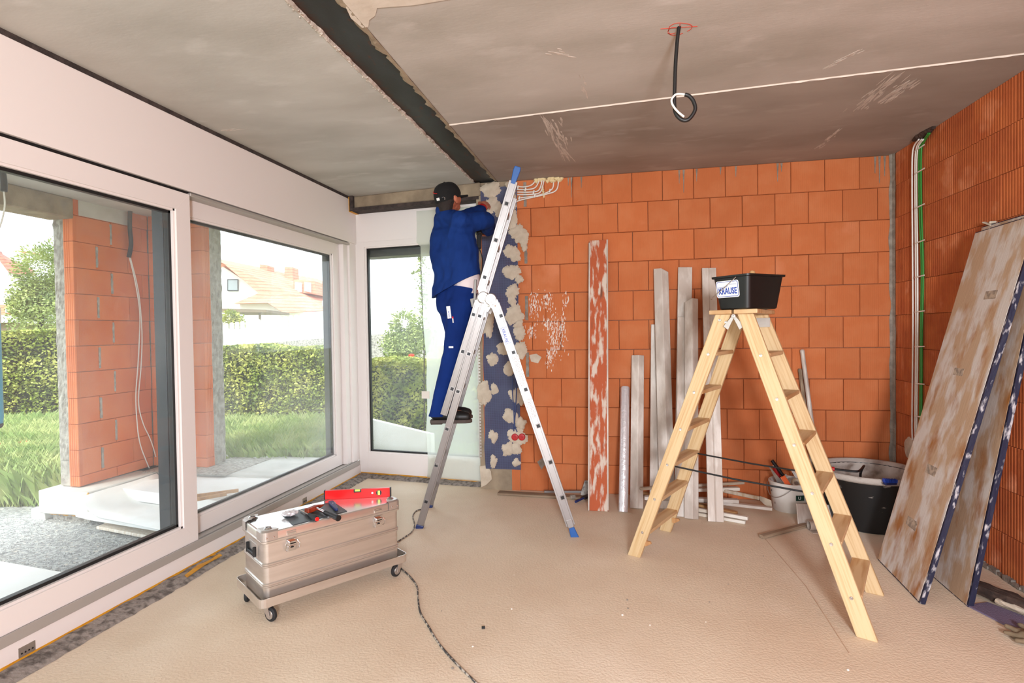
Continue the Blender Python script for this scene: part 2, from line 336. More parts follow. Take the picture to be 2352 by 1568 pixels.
rusty_flange(MT['steel'])
def mesh_fabric():
    m = M('blue_reinforcing_mesh', (44,42,64), .8, col2=(76,82,102), scale=3.4, lo=.42, hi=.66, col3=(78,40,50), scale3=2.4, lo3=.5, hi3=.72)
    N, L, b = nodes(m); tc = N.new('ShaderNodeTexCoord'); br = N.new('ShaderNodeTexBrick')
    mp = N.new('ShaderNodeMapping'); mp.inputs['Rotation'].default_value = (math.radians(90), 0, 0); L.new(tc.outputs['Object'], mp.inputs[0]); L.new(mp.outputs[0], br.inputs[0])
    br.offset = 0; br.inputs['Scale'].default_value = 1; br.inputs['Brick Width'].default_value = .0095; br.inputs['Row Height'].default_value = .0095; br.inputs['Mortar Size'].default_value = .0015
    br.inputs['Mortar Smooth'].default_value = .3
    mx = N.new('ShaderNodeMix'); mx.data_type = 'RGBA'; mx.inputs[7].default_value = lin((84,90,120)); L.new(b.inputs['Base Color'].links[0].from_socket, mx.inputs[6])
    L.new(br.outputs['Fac'], mx.inputs[0]); L.new(mx.outputs[2], b.inputs['Base Color']); return m
MT['mesh'] = mesh_fabric()
def film_mat():
    m = bpy.data.materials.new('plastic_film'); m.use_nodes = True; nt = m.node_tree; N = nt.nodes; L = nt.links
    for n in list(N): N.remove(n)
    o = N.new('ShaderNodeOutputMaterial'); t = N.new('ShaderNodeBsdfTransparent'); t.inputs[0].default_value = (.97,1,.97,1)
    d = N.new('ShaderNodeBsdfDiffuse'); d.inputs[0].default_value = (.86,.9,.84,1); tl = N.new('ShaderNodeBsdfTranslucent'); tl.inputs[0].default_value = (.9,.95,.88,1)
    g = N.new('ShaderNodeBsdfGlossy'); g.inputs['Roughness'].default_value = .18
    a = N.new('ShaderNodeMixShader'); b = N.new('ShaderNodeMixShader'); c = N.new('ShaderNodeMixShader')
    a.inputs[0].default_value = .55; L.new(d.outputs[0], a.inputs[1]); L.new(tl.outputs[0], a.inputs[2])
    b.inputs[0].default_value = .62; L.new(t.outputs[0], b.inputs[1]); L.new(a.outputs[0], b.inputs[2])
    c.inputs[0].default_value = .08; L.new(b.outputs[0], c.inputs[1]); L.new(g.outputs[0], c.inputs[2]); L.new(c.outputs[0], o.inputs[0]); return m
MT['film'] = film_mat()
def print_mat():
    m = M('pictogram_print', (236,234,232), .45); N, L, b = nodes(m); tc = N.new('ShaderNodeTexCoord')
    v = N.new('ShaderNodeTexVoronoi'); v.distance = 'CHEBYCHEV'; v.inputs['Scale'].default_value = 150; v.inputs['Randomness'].default_value = .35; L.new(tc.outputs['Object'], v.inputs[0])
    n = N.new('ShaderNodeTexNoise'); n.inputs['Scale'].default_value = 420; L.new(tc.outputs['Object'], n.inputs[0])
    r = N.new('ShaderNodeMath'); r.operation = 'LESS_THAN'; r.inputs[1].default_value = .34; L.new(v.outputs[0], r.inputs[0])
    q = N.new('ShaderNodeMath'); q.operation = 'GREATER_THAN'; q.inputs[1].default_value = .5; L.new(n.outputs[0], q.inputs[0])
    u = N.new('ShaderNodeMath'); u.operation = 'MULTIPLY'; L.new(r.outputs[0], u.inputs[0]); L.new(q.outputs[0], u.inputs[1])
    mx = N.new('ShaderNodeMix'); mx.data_type = 'RGBA'; mx.inputs[6].default_value = lin((236,234,232)); mx.inputs[7].default_value = lin((104,84,84)); L.new(u.outputs[0], mx.inputs[0]); L.new(mx.outputs[2], b.inputs['Base Color']); return m
MT['print'] = print_mat()
# ------------------------------------------------------------------ room dimensions
XL, XR, YB, HC, YR = -2.59, 2.07, 4.885, 2.75, -3.9
DA, DB = V((-2.60, 5.18, 0)), V((-1.30, 5.02, 0))           # the garden door wall is skewed
DU = (DB-DA).normalized(); DN = V((DU.y, -DU.x, 0))          # DN looks into the room
# floor
fl = MB(); fl.box(-2.62, XR+.2, YR, 5.35, -.12, 0)
floor = struct(fl.build('floor', MT['floor']))
g = MB()   # the hardened ridge left by the screed joint
pts = [at(*p, 'z', 0) for p in ((1758,1238),(1790,1275),(1850,1345),(1905,1430),(1950,1500))]
for i in range(4): g.bar(pts[i], pts[i+1], .004, .003)
g.build('screed_joint', MT['joint'], floor)
# ceiling
cl = MB(); cl.box(-2.62, XR+.2, YR, 5.3, HC+.10, HC+.25)
ceil = struct(cl.build('ceiling', MT['conc']))
def slab(poly, name='concrete_slab', mat='conc'):
    m = MB(); m.prism(poly, HC, HC+.1); return m.build(name, MT[mat], ceil, bevel=.004)
BX0, BX1 = -1.30, -1.085
SL, SRr = V((BX1, 3.475)), V((XR+.1, 3.215))
slab([(-2.62,YR),(BX0,YR),(BX0,5.1),(-2.62,5.1)])
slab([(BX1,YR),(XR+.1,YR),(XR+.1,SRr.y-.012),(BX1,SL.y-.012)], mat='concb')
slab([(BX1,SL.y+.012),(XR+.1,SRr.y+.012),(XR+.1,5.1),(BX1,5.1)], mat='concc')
m = MB(); m.box(BX0-.02, BX1+.02, YR, 5.1, HC+.012, HC+.05); m.build('steel_beam', MT['steel'], ceil)
def ragged(x, sgn, w, name, y0=1.7, y1=4.86, seed=0, mat='edge', back=.012):
    """broken plaster lip along the beam, irregular outline and thickness"""
    m = MB(); ys = np.arange(y0, y1, .022); n = len(ys); vs = []; fs = []
    for i, y in enumerate(ys):
        a = w*(.45+1.1*abs(mnoise.noise(V((y*5.5, seed, 0))))+.5*mnoise.noise(V((y*23, seed+4, 0))))
        b = back+back*.8*mnoise.noise(V((y*9, seed+9, 0)))
        j = .012*mnoise.noise(V((y*31, seed+2, 0)))
        vs += [(x-sgn*b, y, HC-.001), (x-sgn*.002, y, HC-.004-.003*abs(j)*100*.3), (x+sgn*a*.55, y, HC-.003+j*.3), (x+sgn*a, y, HC+.011)]
    for i in range(n-1):
        for k in range(3): fs.append((i*4+k, i*4+k+1, i*4+5+k, i*4+4+k))
    m.add(vs, fs); return m.build(name, MT[mat], ceil)
ragged(BX0, 1, .014, 'plaster_edge', seed=1, back=.007); ragged(BX1, -1, .052, 'plaster_edge', seed=6, mat='conc2', back=.003)
m = MB()   # rough crumbs hanging on the near edge of the beam
for i in range(150):
    y = 1.8+3*i/150+random.uniform(-.02,.02); r = random.uniform(.0015,.0055)
    m.lathe([(0,-r),(r*1.2,-r*.3),(r*.9,r*.6),(0,r)], Matrix.Translation((BX0+random.uniform(-.012,.012), y, HC-.004)), n=5)
o = m.build('plaster_crumbs', MT['edge'], ceil); o['kind'] = 'stuff'
# mortar patch on the slab near the beam
m = MB(); pp = [at(*p, 'z', HC) for p in ((784,-8),(900,-8),(1060,-8),(950,10),(866,16),(862,34),(848,44),(846,60),(832,62),(806,40))]
m.prism([(p.x, p.y) for p in pp], HC-.004, HC+.001); m.build('mortar_patch', MT['patch'], ceil)
# foam in the slab seam
m = MB(); n = 150; vs = []; fs = []
for i in range(n+1):
    t = i/n; p = SL.lerp(SRr, t); h = .004+.004*mnoise.noise(V((t*60,3,0))); wd = .011+.004*mnoise.noise(V((t*45,8,0)))
    vs += [(p.x, p.y-wd, HC+.006), (p.x, p.y, HC-h), (p.x, p.y+wd, HC+.006)]
for i in range(n):
    for k in range(2): fs.append((i*3+k, i*3+k+1, i*3+4+k, i*3+3+k))
m.add(vs, fs); m.build('seam_filler', MT['smear'], ceil)
# pale scuffs on the ceiling: thin plaster smears
def smear(pts, name='plaster_smear', ax='z', v=None, par=None, mat='smear', th=.0015):
    v = HC if v is None else v; P = [at(*p, ax, v) for p in pts]; c = sum(P, V())/len(P)
    m = MB()
    if ax == 'z': m.prism([(p.x,p.y) for p in P], HC-th, HC+.0005)
    elif ax == 'y': m.prism([(p.x,p.z) for p in P], -th, th, Matrix(((1,0,0,0),(0,0,1,v),(0,1,0,0),(0,0,0,1))))
    else: m.prism([(p.y,p.z) for p in P], -th, th, Matrix(((0,0,1,v),(1,0,0,0),(0,1,0,0),(0,0,0,1))))
    return m.build(name, MT[mat], par or ceil)
MT['scuff'] = M('pale_scuff', (206,194,184), .9, col2=(186,172,160), scale=18)
def scuff(p, q, wd, N_, seed):
    """dry brush strokes of plaster dragged over the slab from p to q"""
    p, q = at(*p, 'z', HC), at(*q, 'z', HC); d = q-p; L = d.length; d.normalize(); n_ = V((-d.y, d.x, 0)); r = random.Random(seed); m = MB()
    for i in range(N_):
        l = L*r.uniform(.06,.35); c = p+d*(L*r.uniform(0,1)*.8+l*.5)+n_*r.gauss(0, wd*.45); w_ = r.uniform(.0015,.006); k = r.uniform(-.1,.1)
        e = (d+n_*k).normalized(); z1 = HC-.0006-r.uniform(0,.0008)
        P = [c-e*l*.5, c-e*l*.2+n_*w_, c+e*l*.3+n_*w_*.7, c+e*l*.5, c+e*l*.2-n_*w_*.8, c-e*l*.3-n_*w_]
        m.prism([(v.x, v.y) for v in P], z1, HC+.0005)
    o = m.build('plaster_scuff', MT['scuff'], ceil); o['kind'] = 'stuff'
scuff((1878,342),(1936,292),.03,22,1); scuff((1962,258),(2062,172),.05,46,2); scuff((2022,240),(2104,180),.06,50,3); scuff((1240,258),(1318,380),.04,40,4); scuff((1264,262),(1300,330),.05,24,5)
scuff((1890,160),(1990,110),.03,14,6); scuff((505,300),(560,296),.02,14,7); scuff((1230,110),(1330,130),.03,12,8); scuff((1335,170),(1350,240),.02,10,9)
# ------------------------------------------------------------------ back wall
wall_b = struct(MB().box(-.915, XR+.25, YB+.03, YB+.24, 0, HC+.1).build('wall_back', MT['mortar']))
BRK = {}
def brick_mesh(w, h, d, mat, rib=0, key=None):
    k = (round(w,3), round(h,3), mat.name, rib)
    if k in BRK: return BRK[k]
    m = MB(); c = .004
    if not rib:
        m.add([(0,d,0),(w,d,0),(w,d,h),(0,d,h),(0,c,0),(w,c,0),(w,c,h),(0,c,h),(c,0,c),(w-c,0,c),(w-c,0,h-c),(c,0,h-c)],
          [(0,1,5,4),(1,2,6,5),(2,3,7,6),(3,0,4,7),(4,5,9,8),(5,6,10,9),(6,7,11,10),(7,4,8,11),(8,9,10,11)])
    else:       # vertical ribs, real grooves
        n = max(2, int(round(w/.0235))); s = w/n; xs = []
        for i in range(n): xs += [(i*s, .005),(i*s+s*.3, .0),(i*s+s*.78, .0),(i*s+s, .005)]
        poly = [(0,d)]+xs+[(w,d)]; m.prism(poly, 0, h)
    me_o = m.build('brick', mat, None, T=Matrix.Identity(4)); me = me_o.data; bpy.data.objects.remove(me_o); BRK[k] = me; return me
def lay(parent, org, u, nrm, x0, x1, z0, z1, course, length, off, mat, ribf=None, jit=.0015, gap=.003, name='brick', top=None):
    """courses from the top (top) downwards; u runs along the wall, the brick face looks along -nrm(local y)"""
    top = z1 if top is None else top; k = 0
    base = Matrix.Identity(4)
    for i in range(3): base[i][0] = u[i]; base[i][1] = nrm[i]; base[i][2] = (0,0,1)[i]
    while top-course*k > z0+.02:
        zt = top-course*k; zb = max(zt-course, z0)
        x = off[k % len(off)]
        while x > x0: x -= length
        while x < x1-.012:
            a, b = max(x, x0), min(x+length, x1)
            if b-a > .015:
                rib = 0 if ribf is None else ribf(k, a)
                wv = round((b-a-gap)/.004)*.004 if b-a < length-.002 else length-gap
                me = brick_mesh(max(.01, wv), zt-zb-gap, .04, mat, rib)
                T = Matrix.Translation(V(org)+V(u)*(a+gap/2)+V(nrm)*random.uniform(-jit, jit)+V((0,0,zb+gap/2))) @ base
                inst(name, me, parent, T)
            x += length
        k += 1
lay(wall_b, (0, YB, 0), V((1,0,0)), V((0,1,0)), -.92, XR-.012, 0, HC, .25, .2505, (1.333, 1.212), MT['brick'], jit=.0025)
# grey mortar bands in every second course near the pier and along the corner
m = MB()
for k in range(0, 11, 2):
    zt = HC-.25*k-.02; zb = max(zt-.215, .01)
    if k in (0,2,4,6):
        n_ = 12; pl = [(-.851+.008*mnoise.noise(V((k,i*.9,0)))-.002, zb+(zt-zb)*i/n_) for i in range(n_+1)]+[(-.827+.008*mnoise.noise(V((k+9,i*.9,0))), zt-(zt-zb)*i/n_) for i in range(n_+1)]
        m.prism(pl, -.003, .006, Matrix(((1,0,0,0),(0,0,1,YB),(0,1,0,0),(0,0,0,1))))
m.build('mortar_joint', MT['mortar'], wall_b)
m = MB(); n = 60; vs = []; fs = []
for i in range(n+1):
    z = HC*i/n; a = .028+.022*mnoise.noise(V((z*6,1,0))); b = .012+.012*abs(mnoise.noise(V((z*7,5,0))))
    vs += [(XR-a, YB-.0035, z), (XR-.012, YB-.012, z), (XR-.004, YB-.03-b, z)]
for i in range(n):
    for k in range(2): fs.append((i*3+k, i*3+k+1, i*3+4+k, i*3+3+k))
m.add(vs, fs); m.build('corner_mortar', MT['mortar'], wall_b)
m = MB(); rs = random.Random(21)   # flecked white brush marks
for cx, cy, sx, sy, N_ in ((1228,700,14,28,26),(1255,690,12,20,18),(1222,760,10,24,14),(1274,775,16,55,60),(1292,760,8,40,22),(1256,742,14,14,14),(1262,820,8,22,16),(1300,690,6,16,8)):
    for i in range(N_*3):
        p = at(rs.gauss(cx, sx*.55), rs.gauss(cy, sy*.55), 'y', YB); w_, h_ = rs.uniform(.001,.0038), rs.uniform(.003,.019); k = rs.uniform(-.3,.1)*h_
        pl = [(p.x-w_,p.z-h_*rs.uniform(.3,.8)),(p.x+w_*.6,p.z-h_),(p.x+w_-k*.3,p.z),(p.x+w_*.5-k,p.z+h_),(p.x-w_*.8-k,p.z+h_*rs.uniform(.3,.9))]
        m.prism(pl, -.0015-rs.uniform(0,.0012), .002, Matrix(((1,0,0,0),(0,0,1,YB-.001),(0,1,0,0),(0,0,0,1))))
o = m.build('brush_flecks', MT['smear'], wall_b); o['kind'] = 'stuff'
smear([(1216,815),(1232,812),(1244,820),(1236,834),(1220,830)], 'plaster_smear', 'y', YB-.002, wall_b, 'plaster', .004)
smear([(1234,1060),(1250,1048),(1252,1066),(1244,1078)], 'plaster_smear', 'y', YB-.002, wall_b, 'mortar', .004)
# grey drips under the ceiling
m = MB()
for x, l in ((1305,16),(1312,40),(1335,22),(1560,26),(1570,44),(1600,24),(1655,14),(1690,20),(1786,34),(1795,16),(2010,30),(2020,48),(2032,36)):
    p = at(x, 392-.02*(x-1300), 'y', YB); h = l*.0042; zz = HC-.006
    m.prism([(p.x-.008,zz),(p.x-.004,zz-h*.5),(p.x-.003,zz-h),(p.x+.001,zz-h*1.05),(p.x+.003,zz-h*.6),(p.x+.009,zz)], -.0012, .003, Matrix(((1,0,0,0),(0,0,1,YB),(0,1,0,0),(0,0,0,1))))
m.build('mortar_drips', MT['mortar'], wall_b)
# ------------------------------------------------------------------ right wall
wall_r = struct(MB().box(XR+.04, XR+.25, YR, YB+.24, 0, HC+.1).build('wall_right', MT['ribbed']))
lay(wall_r, (XR, 0, 0), V((0,1,0)), V((1,0,0)), 2.15, YB-.006, 0, HC, .25, .375, (3.861, 3.70, 3.98, 3.589), MT['ribbed'], ribf=lambda k, a: 1, jit=.002)
m = MB()  # base mortar, rough
for i in range(40):
    y = 2.2+i*.066; m.cbox((XR-.006, y, .012), (.03+.01*math.sin(i*1.7), .07, .024+.01*math.sin(i*2.9)))
m.build('base_mortar', MT['mortar'], wall_r)
# ------------------------------------------------------------------ pier of the back wall with mesh
pier = tag(MB().box(-1.285, -.915, YB+.0, YB+.3, 0, HC-.001).build('concrete_pier', MT['conc2']), 'grey and brick pier between the glass garden door and the brick wall', 'pier')
MB().box(-.995, -.918, YB-.004, YB+.02, 0, HC-.001).build('brick_face', MT['brick'], pier)
MB().box(-1.245, -1.205, YB-.004, YB+.02, .3, HC-.5).build('brick_face', MT['brick'], pier)
m = MB(); z0, z1 = .19, 2.70; n, k = 60, 12; vs = []; fs = []
for i in range(n+1):
    for j in range(k+1):
        x = -1.235+.325*j/k; z = z0+(z1-z0)*i/n
        if j == 0: x += .012*mnoise.noise(V((z*4,0,0)))
        vs.append((x, YB-.018-.008*mnoise.noise(V((x*5,z*3,2)))-.006*max(0, math.cos((x+1.1)*24)), z))
for i in range(n):
    for j in range(k): fs.append((i*(k+1)+j, i*(k+1)+j+1, (i+1)*(k+1)+j+1, (i+1)*(k+1)+j))
m.add(vs, fs)
net = m.build('reinforcing_mesh', MT['mesh'], smooth='all')
tag(net, 'blue and purple reinforcing mesh stuck to the pier with plaster dabs', 'mesh')
def dab(px, py, rx, rz, seed, mat='plaster', par=None, th=.010, y=YB-.024):
    """hand-thrown plaster dab: domed middle, comb-torn edge"""
    c = at(px, py, 'y', y); m = MB(); vs = [(0, -th, 0)]; fs = []; n = 56
    for ring, f in ((1,.45),(2,.82),(3,1.0)):
        for i in range(n):
            a = 2*math.pi*i/n; r = f*(1+.45*mnoise.noise(V((math.cos(a)*1.1, math.sin(a)*1.1, seed)))+(.16*mnoise.noise(V((a*6, seed, 3)))+.22*mnoise.noise(V((a*13, seed*2, 6))) if ring == 3 else 0))
            vs.append((rx*r*math.cos(a), (-th*(.9+.3*mnoise.noise(V((a*2,seed,ring)))) if ring == 1 else -th*.6 if ring == 2 else .004), rz*r*math.sin(a)))
    for i in range(n):
        j = (i+1) % n; fs.append((0, 1+i, 1+j))
        for q in range(2): fs.append((1+q*n+i, 1+(q+1)*n+i, 1+(q+1)*n+j, 1+q*n+j))
    m.add(vs, fs); return m.build('plaster_dab', MT[mat], par or net, T=Matrix.Translation(c), smooth='all')
DABS = [(1128,436,24,16),(1122,474,24,20),(1148,480,14,20),(1170,425,10,12),(1176,462,10,26),(1176,500,12,30),(1188,534,22,16),(1173,577,18,15),(1175,624,20,18),
 (1178,672,15,18),(1182,720,20,22),(1193,768,14,16),(1195,800,14,20),(1160,800,20,16),(1133,825,13,14),(1172,848,16,18),(1182,908,15,17),(1137,893,10,14),(1198,915,10,15),(1168,955,14,15),(1182,960,9,14),
 (1196,972,12,13),(1133,1002,11,15),(1166,1032,15,15),(1186,1030,12,13),(1186,1063,9,10),(1134,1060,9,15),(1120,740,16,32),(1112,905,16,30),(1192,640,10,12),(1199,544,15,18),(1203,562,8,14),(1176,438,8,16),(1184,590,12,10),(1176,690,9,12),(1190,745,12,10)]
for i, (x, y, a, b) in enumerate(DABS): dab(x, y, a*.0039, b*.0039, i*3.7)
m = MB(); T0 = MB()
c = at(1200, 990, 'y', YB-.012)
dab(1188, 1002, .09, .075, 91, th=.008)
# twin red socket boxes
so = thing('socket_box', at(1189, 1003, 'y', YB-.046), 'pair of red plastic socket boxes set in plaster low on the pier', 'socket')
for px in (1182, 1198):
    p = at(px, 1004, 'y', YB-.046); o = MB().lathe([(0,.002),(.018,.0),(.028,.002),(.031,.006),(.031,.044)], fr(p, (0,1,0)), n=20).build('box_cover', MT['redp'], so, smooth=True)
    MB().lathe([(0,-.003),(.006,-.003),(.007,.002)], fr(p, (0,1,0)), n=10).build('cover_screw', MT['redp'], o)
# cord hanging down the pier into the sockets
m = MB(); m.tube(smooth_path([at(*p,'y',YB-.038) for p in ((1178,868),(1177,900),(1180,940),(1181,972),(1180,990))]), .005)
m.tube(smooth_path([at(*p,'y',YB-.04) for p in ((1184,862),(1186,900),(1184,945),(1182,975),(1188,992))]), .005)
tag(m.build('socket_cable', MT['dblue'], smooth=True), 'two blue-grey wires running down the mesh to the red socket boxes', 'cable')
# plaster corner and bottom patch on the left edge of the pier, galvanised corner bead
for pts, mt in (([(1102,1070),(1120,1068),(1128,1082),(1130,1100),(1118,1112),(1106,1118)],'plaster'),([(1100,905),(1116,885),(1124,902),(1120,925),(1104,930)],'plaster'),([(1104,478),(1120,466),(1124,486),(1110,500)],'plaster')):
    smear(pts, 'plaster_patch', 'y', YB-.003, pier, mt, .006)
m = MB()
for zz in range(70): m.cbox((-1.278, YB-.006, .30+zz*.028), (.016, .004, .018))
m.bar((-1.288, YB-.006, .28), (-1.288, YB-.006, 2.5), .006, .006); m.build('corner_bead', MT['cast'], pier)
# ------------------------------------------------------------------ lintel over the door
m = MB(); lz0, lz1 = 2.635, HC+.002
q = [(-2.57, 5.06), (-1.24, 4.86), (-1.24, 5.02), (-2.57, 5.2)]
m.prism(q, lz0, lz1); struct(m.build('trim_1', MT['conc2'], bevel=.01))
m = MB(); q = [(-2.585, 5.03), (-1.26, 4.88), (-1.26, 5.04), (-2.585, 5.2)]
m.prism(q, 2.605, lz0); m.box(-2.589, -2.55, 5.02, 5.14, 2.60, HC); struct(m.build('trim_2', MT['darkfleece']))
m = MB(); a = V((-2.589, 5.02, 0)); m.box(-2.592, -2.585, 5.015, 5.03, 2.60, HC-.01); m.box(-2.592, -2.56, 5.02, 5.16, 2.597, 2.606); struct(m.build('trim_3', MT['tape']))
# ------------------------------------------------------------------ window wall
def glaz(name, mat, x, y0, y1, z0, z1, par): return MB().box(x-.012, x+.012, y0, y1, z0, z1).build(name, mat, par)
wl = MB(); wl.box(XL-.14, XL, YR, 5.16, 2.305, 2.722)
wall_l = struct(wl.build('wall_left', MT['whitep'], bevel=.002))
MB().box(XL-.14, XL-.004, YR, 5.16, 2.722, HC).build('fleece_strip', MT['darkfleece'], wall_l)
MB().box(XL-.14, XL-.02, YR, 3.0, 2.285, 2.305).build('shadow_gap', MT['black'], wall_l)
MB().box(XL-.14, XL+.002, 2.99, 5.02, 2.276, 2.296).build('head_rail', MT['grey'], wall_l, bevel=.003)
base = MB(); base.box(XL-.14, XL-.0, YR, 5.16, -.02, .118)
bb = struct(base.build('baseboard_left', MT['whitep'], bevel=.002))
sill = MB()
for a, b, h in ((0, .012, .165), (-.012, 0, .150), (-.05, -.012, .168), (-.12, -.05, .160)): sill.box(XL+a, XL+b, YR, 5.12, .118, h)
struct(sill.build('trim_4', MT['grey'], bevel=.001))
# metal brackets in the baseboard
for (px, py, w_) in ((62, 1502, .07), (700, 1156, .06)):
    p = at(px, py, 'x', XL); m = MB(); m.box(XL, XL+.002, p.y-w_/2, p.y+w_/2, .028, .078)
    br = m.build('bracket', MT['tool'], bb); h = MB()
    for i in range(4): h.cyl((XL+.002, p.y-w_/2+.012+i*w_/4.6, .05), (XL+.0035, p.y-w_/2+.012+i*w_/4.6, .05), .004, n=8)
    h.build('bracket_holes', MT['black'], br)
# window_1 : sliding sash next to the camera
w1 = thing('window_1', (XL, 1, .16), kind='structure')
Y0, Y1, Z0, Z1 = -1.2, 2.985, .165, 2.284
def sash(par, X0, X1, y0, y1, z0, z1, wd, mat='white', bot=None):
    bot = bot or wd
    for nm, poly in (('frame_profile', [(y0,z0),(y1,z0),(y1-wd,z0+bot),(y0+wd,z0+bot)]), ('frame_profile', [(y0,z1),(y0+wd,z1-wd),(y1-wd,z1-wd),(y1,z1)]),
                 ('frame_profile', [(y0,z0),(y0+wd,z0+bot),(y0+wd,z1-wd),(y0,z1)]), ('frame_profile', [(y1,z0),(y1,z1),(y1-wd,z1-wd),(y1-wd,z0+bot)])):
        MB().prism(poly, X0, X1, Matrix(((0,0,1,0),(1,0,0,0),(0,1,0,0),(0,0,0,1)))).build(nm, MT[mat], par, bevel=.0005)
    d = .012    # stepped glazing bead
    for a, b, c, e in ((y0+wd,y1-wd,z0+bot,z0+bot+d),(y0+wd,y1-wd,z1-wd-d,z1-wd),(y0+wd,y0+wd+d,z0+bot,z1-wd),(y1-wd-d,y1-wd,z0+bot,z1-wd)):
        MB().box(X0+.01, X1-.012, a, b, c, e).build('glazing_bead', MT['white'], par)
    e_ = .016
    for a, b, c, e in ((y0+wd+d,y1-wd-d,z0+bot+d,z0+bot+d+e_),(y0+wd+d,y1-wd-d,z1-wd-d-e_,z1-wd-d),(y0+wd+d,y0+wd+d+e_,z0+bot+d,z1-wd-d),(y1-wd-d-e_,y1-wd-d,z0+bot+d,z1-wd-d)):
        MB().box(X0+.012, X1-.03, a, b, c, e).build('gasket', MT['black'], par)
sash(w1, XL-.075, XL-.001, Y0, Y1, Z0, Z1, .108)
glaz('glass_pane', MT['glass'], XL-.045, Y0+.1, Y1-.1, Z0+.1, Z1-.1, w1)
m = MB(); m.box(XL-.165, XL-.078, 2.868, 2.985, .17, 2.29); m.box(XL-.11, XL-.075, 2.852, 2.87, .17, 2.29); m.build('interlock_profile', MT['anth'], w1, bevel=.002)
# window_2 : fixed pane behind it
w2 = thing('window_2', (XL-.07, 4, .16), kind='structure')
sash(w2, XL-.135, XL-.075, 2.90, 4.94, .168, 2.276, .105)
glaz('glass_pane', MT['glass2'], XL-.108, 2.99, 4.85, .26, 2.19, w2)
m = MB(); m.box(XL-.17, XL-.118, 4.80, 4.838, .25, 2.19); m.build('outer_frame', MT['anth'], w2)
m = MB(); m.box(XL-.15, XL-.125, 4.755, 4.80, 2.08, 2.19); m.build('shutter_guide', MT['anth'], w2, bevel=.01)
m = MB(); m.box(XL-.14, XL-.03, 4.945, 5.06, .165, 2.28); m.box(XL-.14, XL-.01, 5.03, 5.16, .165, 2.31)
struct(m.build('trim_5', MT['white'], bevel=.002))
# ------------------------------------------------------------------ garden door wall
DT = Matrix.Identity(4)
for i in range(3): DT[i][0] = DU[i]; DT[i][1] = -DN[i]; DT[i][2] = (0,0,1)[i]; DT[i][3] = DA[i]
DL = (DB-DA).length
d1 = thing('door_1', DA, T=DT, kind='structure')
def dbox(name, mat, a, b, y0, y1, c, e, bevel=.002, par=None, bt=None):
    return MB().box(a, b, y0, y1, c, e).build(name, mat, par or d1, T=DT, bevel=bevel)
GX0, GX1, GZ0, GZ1 = .098, DL-.045, .245, 2.262
dbox('shutter_panel', MT['whitep'], -.02, DL, 0, .12, 2.325, 2.605)
dbox('frame_profile', MT['white'], -.02, GX0-.012, 0, .1, .022, 2.325)
dbox('frame_profile', MT['white'], GX0-.012, DL, 0, .1, 2.262+.012, 2.325)
dbox('frame_profile', MT['white'], GX1+.012, DL, 0, .1, .022, 2.274)
dbox('bottom_rail', MT['white'], GX0-.012, GX1+.012, 0, .1, .022, GZ0-.012)
for a, b, c, e in ((GX0-.012,GX1+.012,GZ0-.012,GZ0),(GX0-.012,GX1+.012,GZ1,GZ1+.012),(GX0-.012,GX0,GZ0,GZ1),(GX1,GX1+.012,GZ0,GZ1)): dbox('glazing_bead', MT['white'], a, b, .012, .06, c, e, 0)
for a, b, c, e in ((GX0,GX1,GZ0,GZ0+.014),(GX0,GX1,GZ1-.012,GZ1),(GX0,GX0+.014,GZ0,GZ1),(GX1-.01,GX1,GZ0,GZ1)): dbox('gasket', MT['black'], a, b, .03, .06, c, e, 0)
dbox('glass_pane', MT['glass'], GX0, GX1, .055, .07, GZ0, GZ1, 0)
dbox('awning_housing', MT['anth'], -.02, DL, .12, .30, 2.19, 2.6)
# plastic film taped over the right half of the door
m = MB(); n, k = 60, 26; vs = []; fs = []
for i in range(n+1):
    for j in range(k+1):
        z = .03+(2.58-.03)*i/n; x0 = .735+.018*math.sin(z*2.1)+(-.045 if z > 2.25 else 0)+.02*mnoise.noise(V((z*3,0,0))); x1 = DL-.002; x = x0+(x1-x0)*j/k
        y = -.006-.009*abs(mnoise.noise(V((x*9+z*1.4, z*1.1, 0))))-.006*abs(mnoise.noise(V((x*26-z*4, z*2, 5))))
        vs.append((x, y, z))
for i in range(n):
    for j in range(k): fs.append((i*(k+1)+j, i*(k+1)+j+1, (i+1)*(k+1)+j+1, (i+1)*(k+1)+j))
m.add(vs, fs); T = DT.copy()
film = m.build('plastic_sheet', MT['film'], None, T=T, smooth='all')
tag(film, 'translucent plastic sheet taped over the right half of the glass door', 'plastic sheet')
m = MB(); m.box(.70, .78, -.014, -.006, .79, .86); m.build('tape_piece', MT['smear'], film, T=DT)
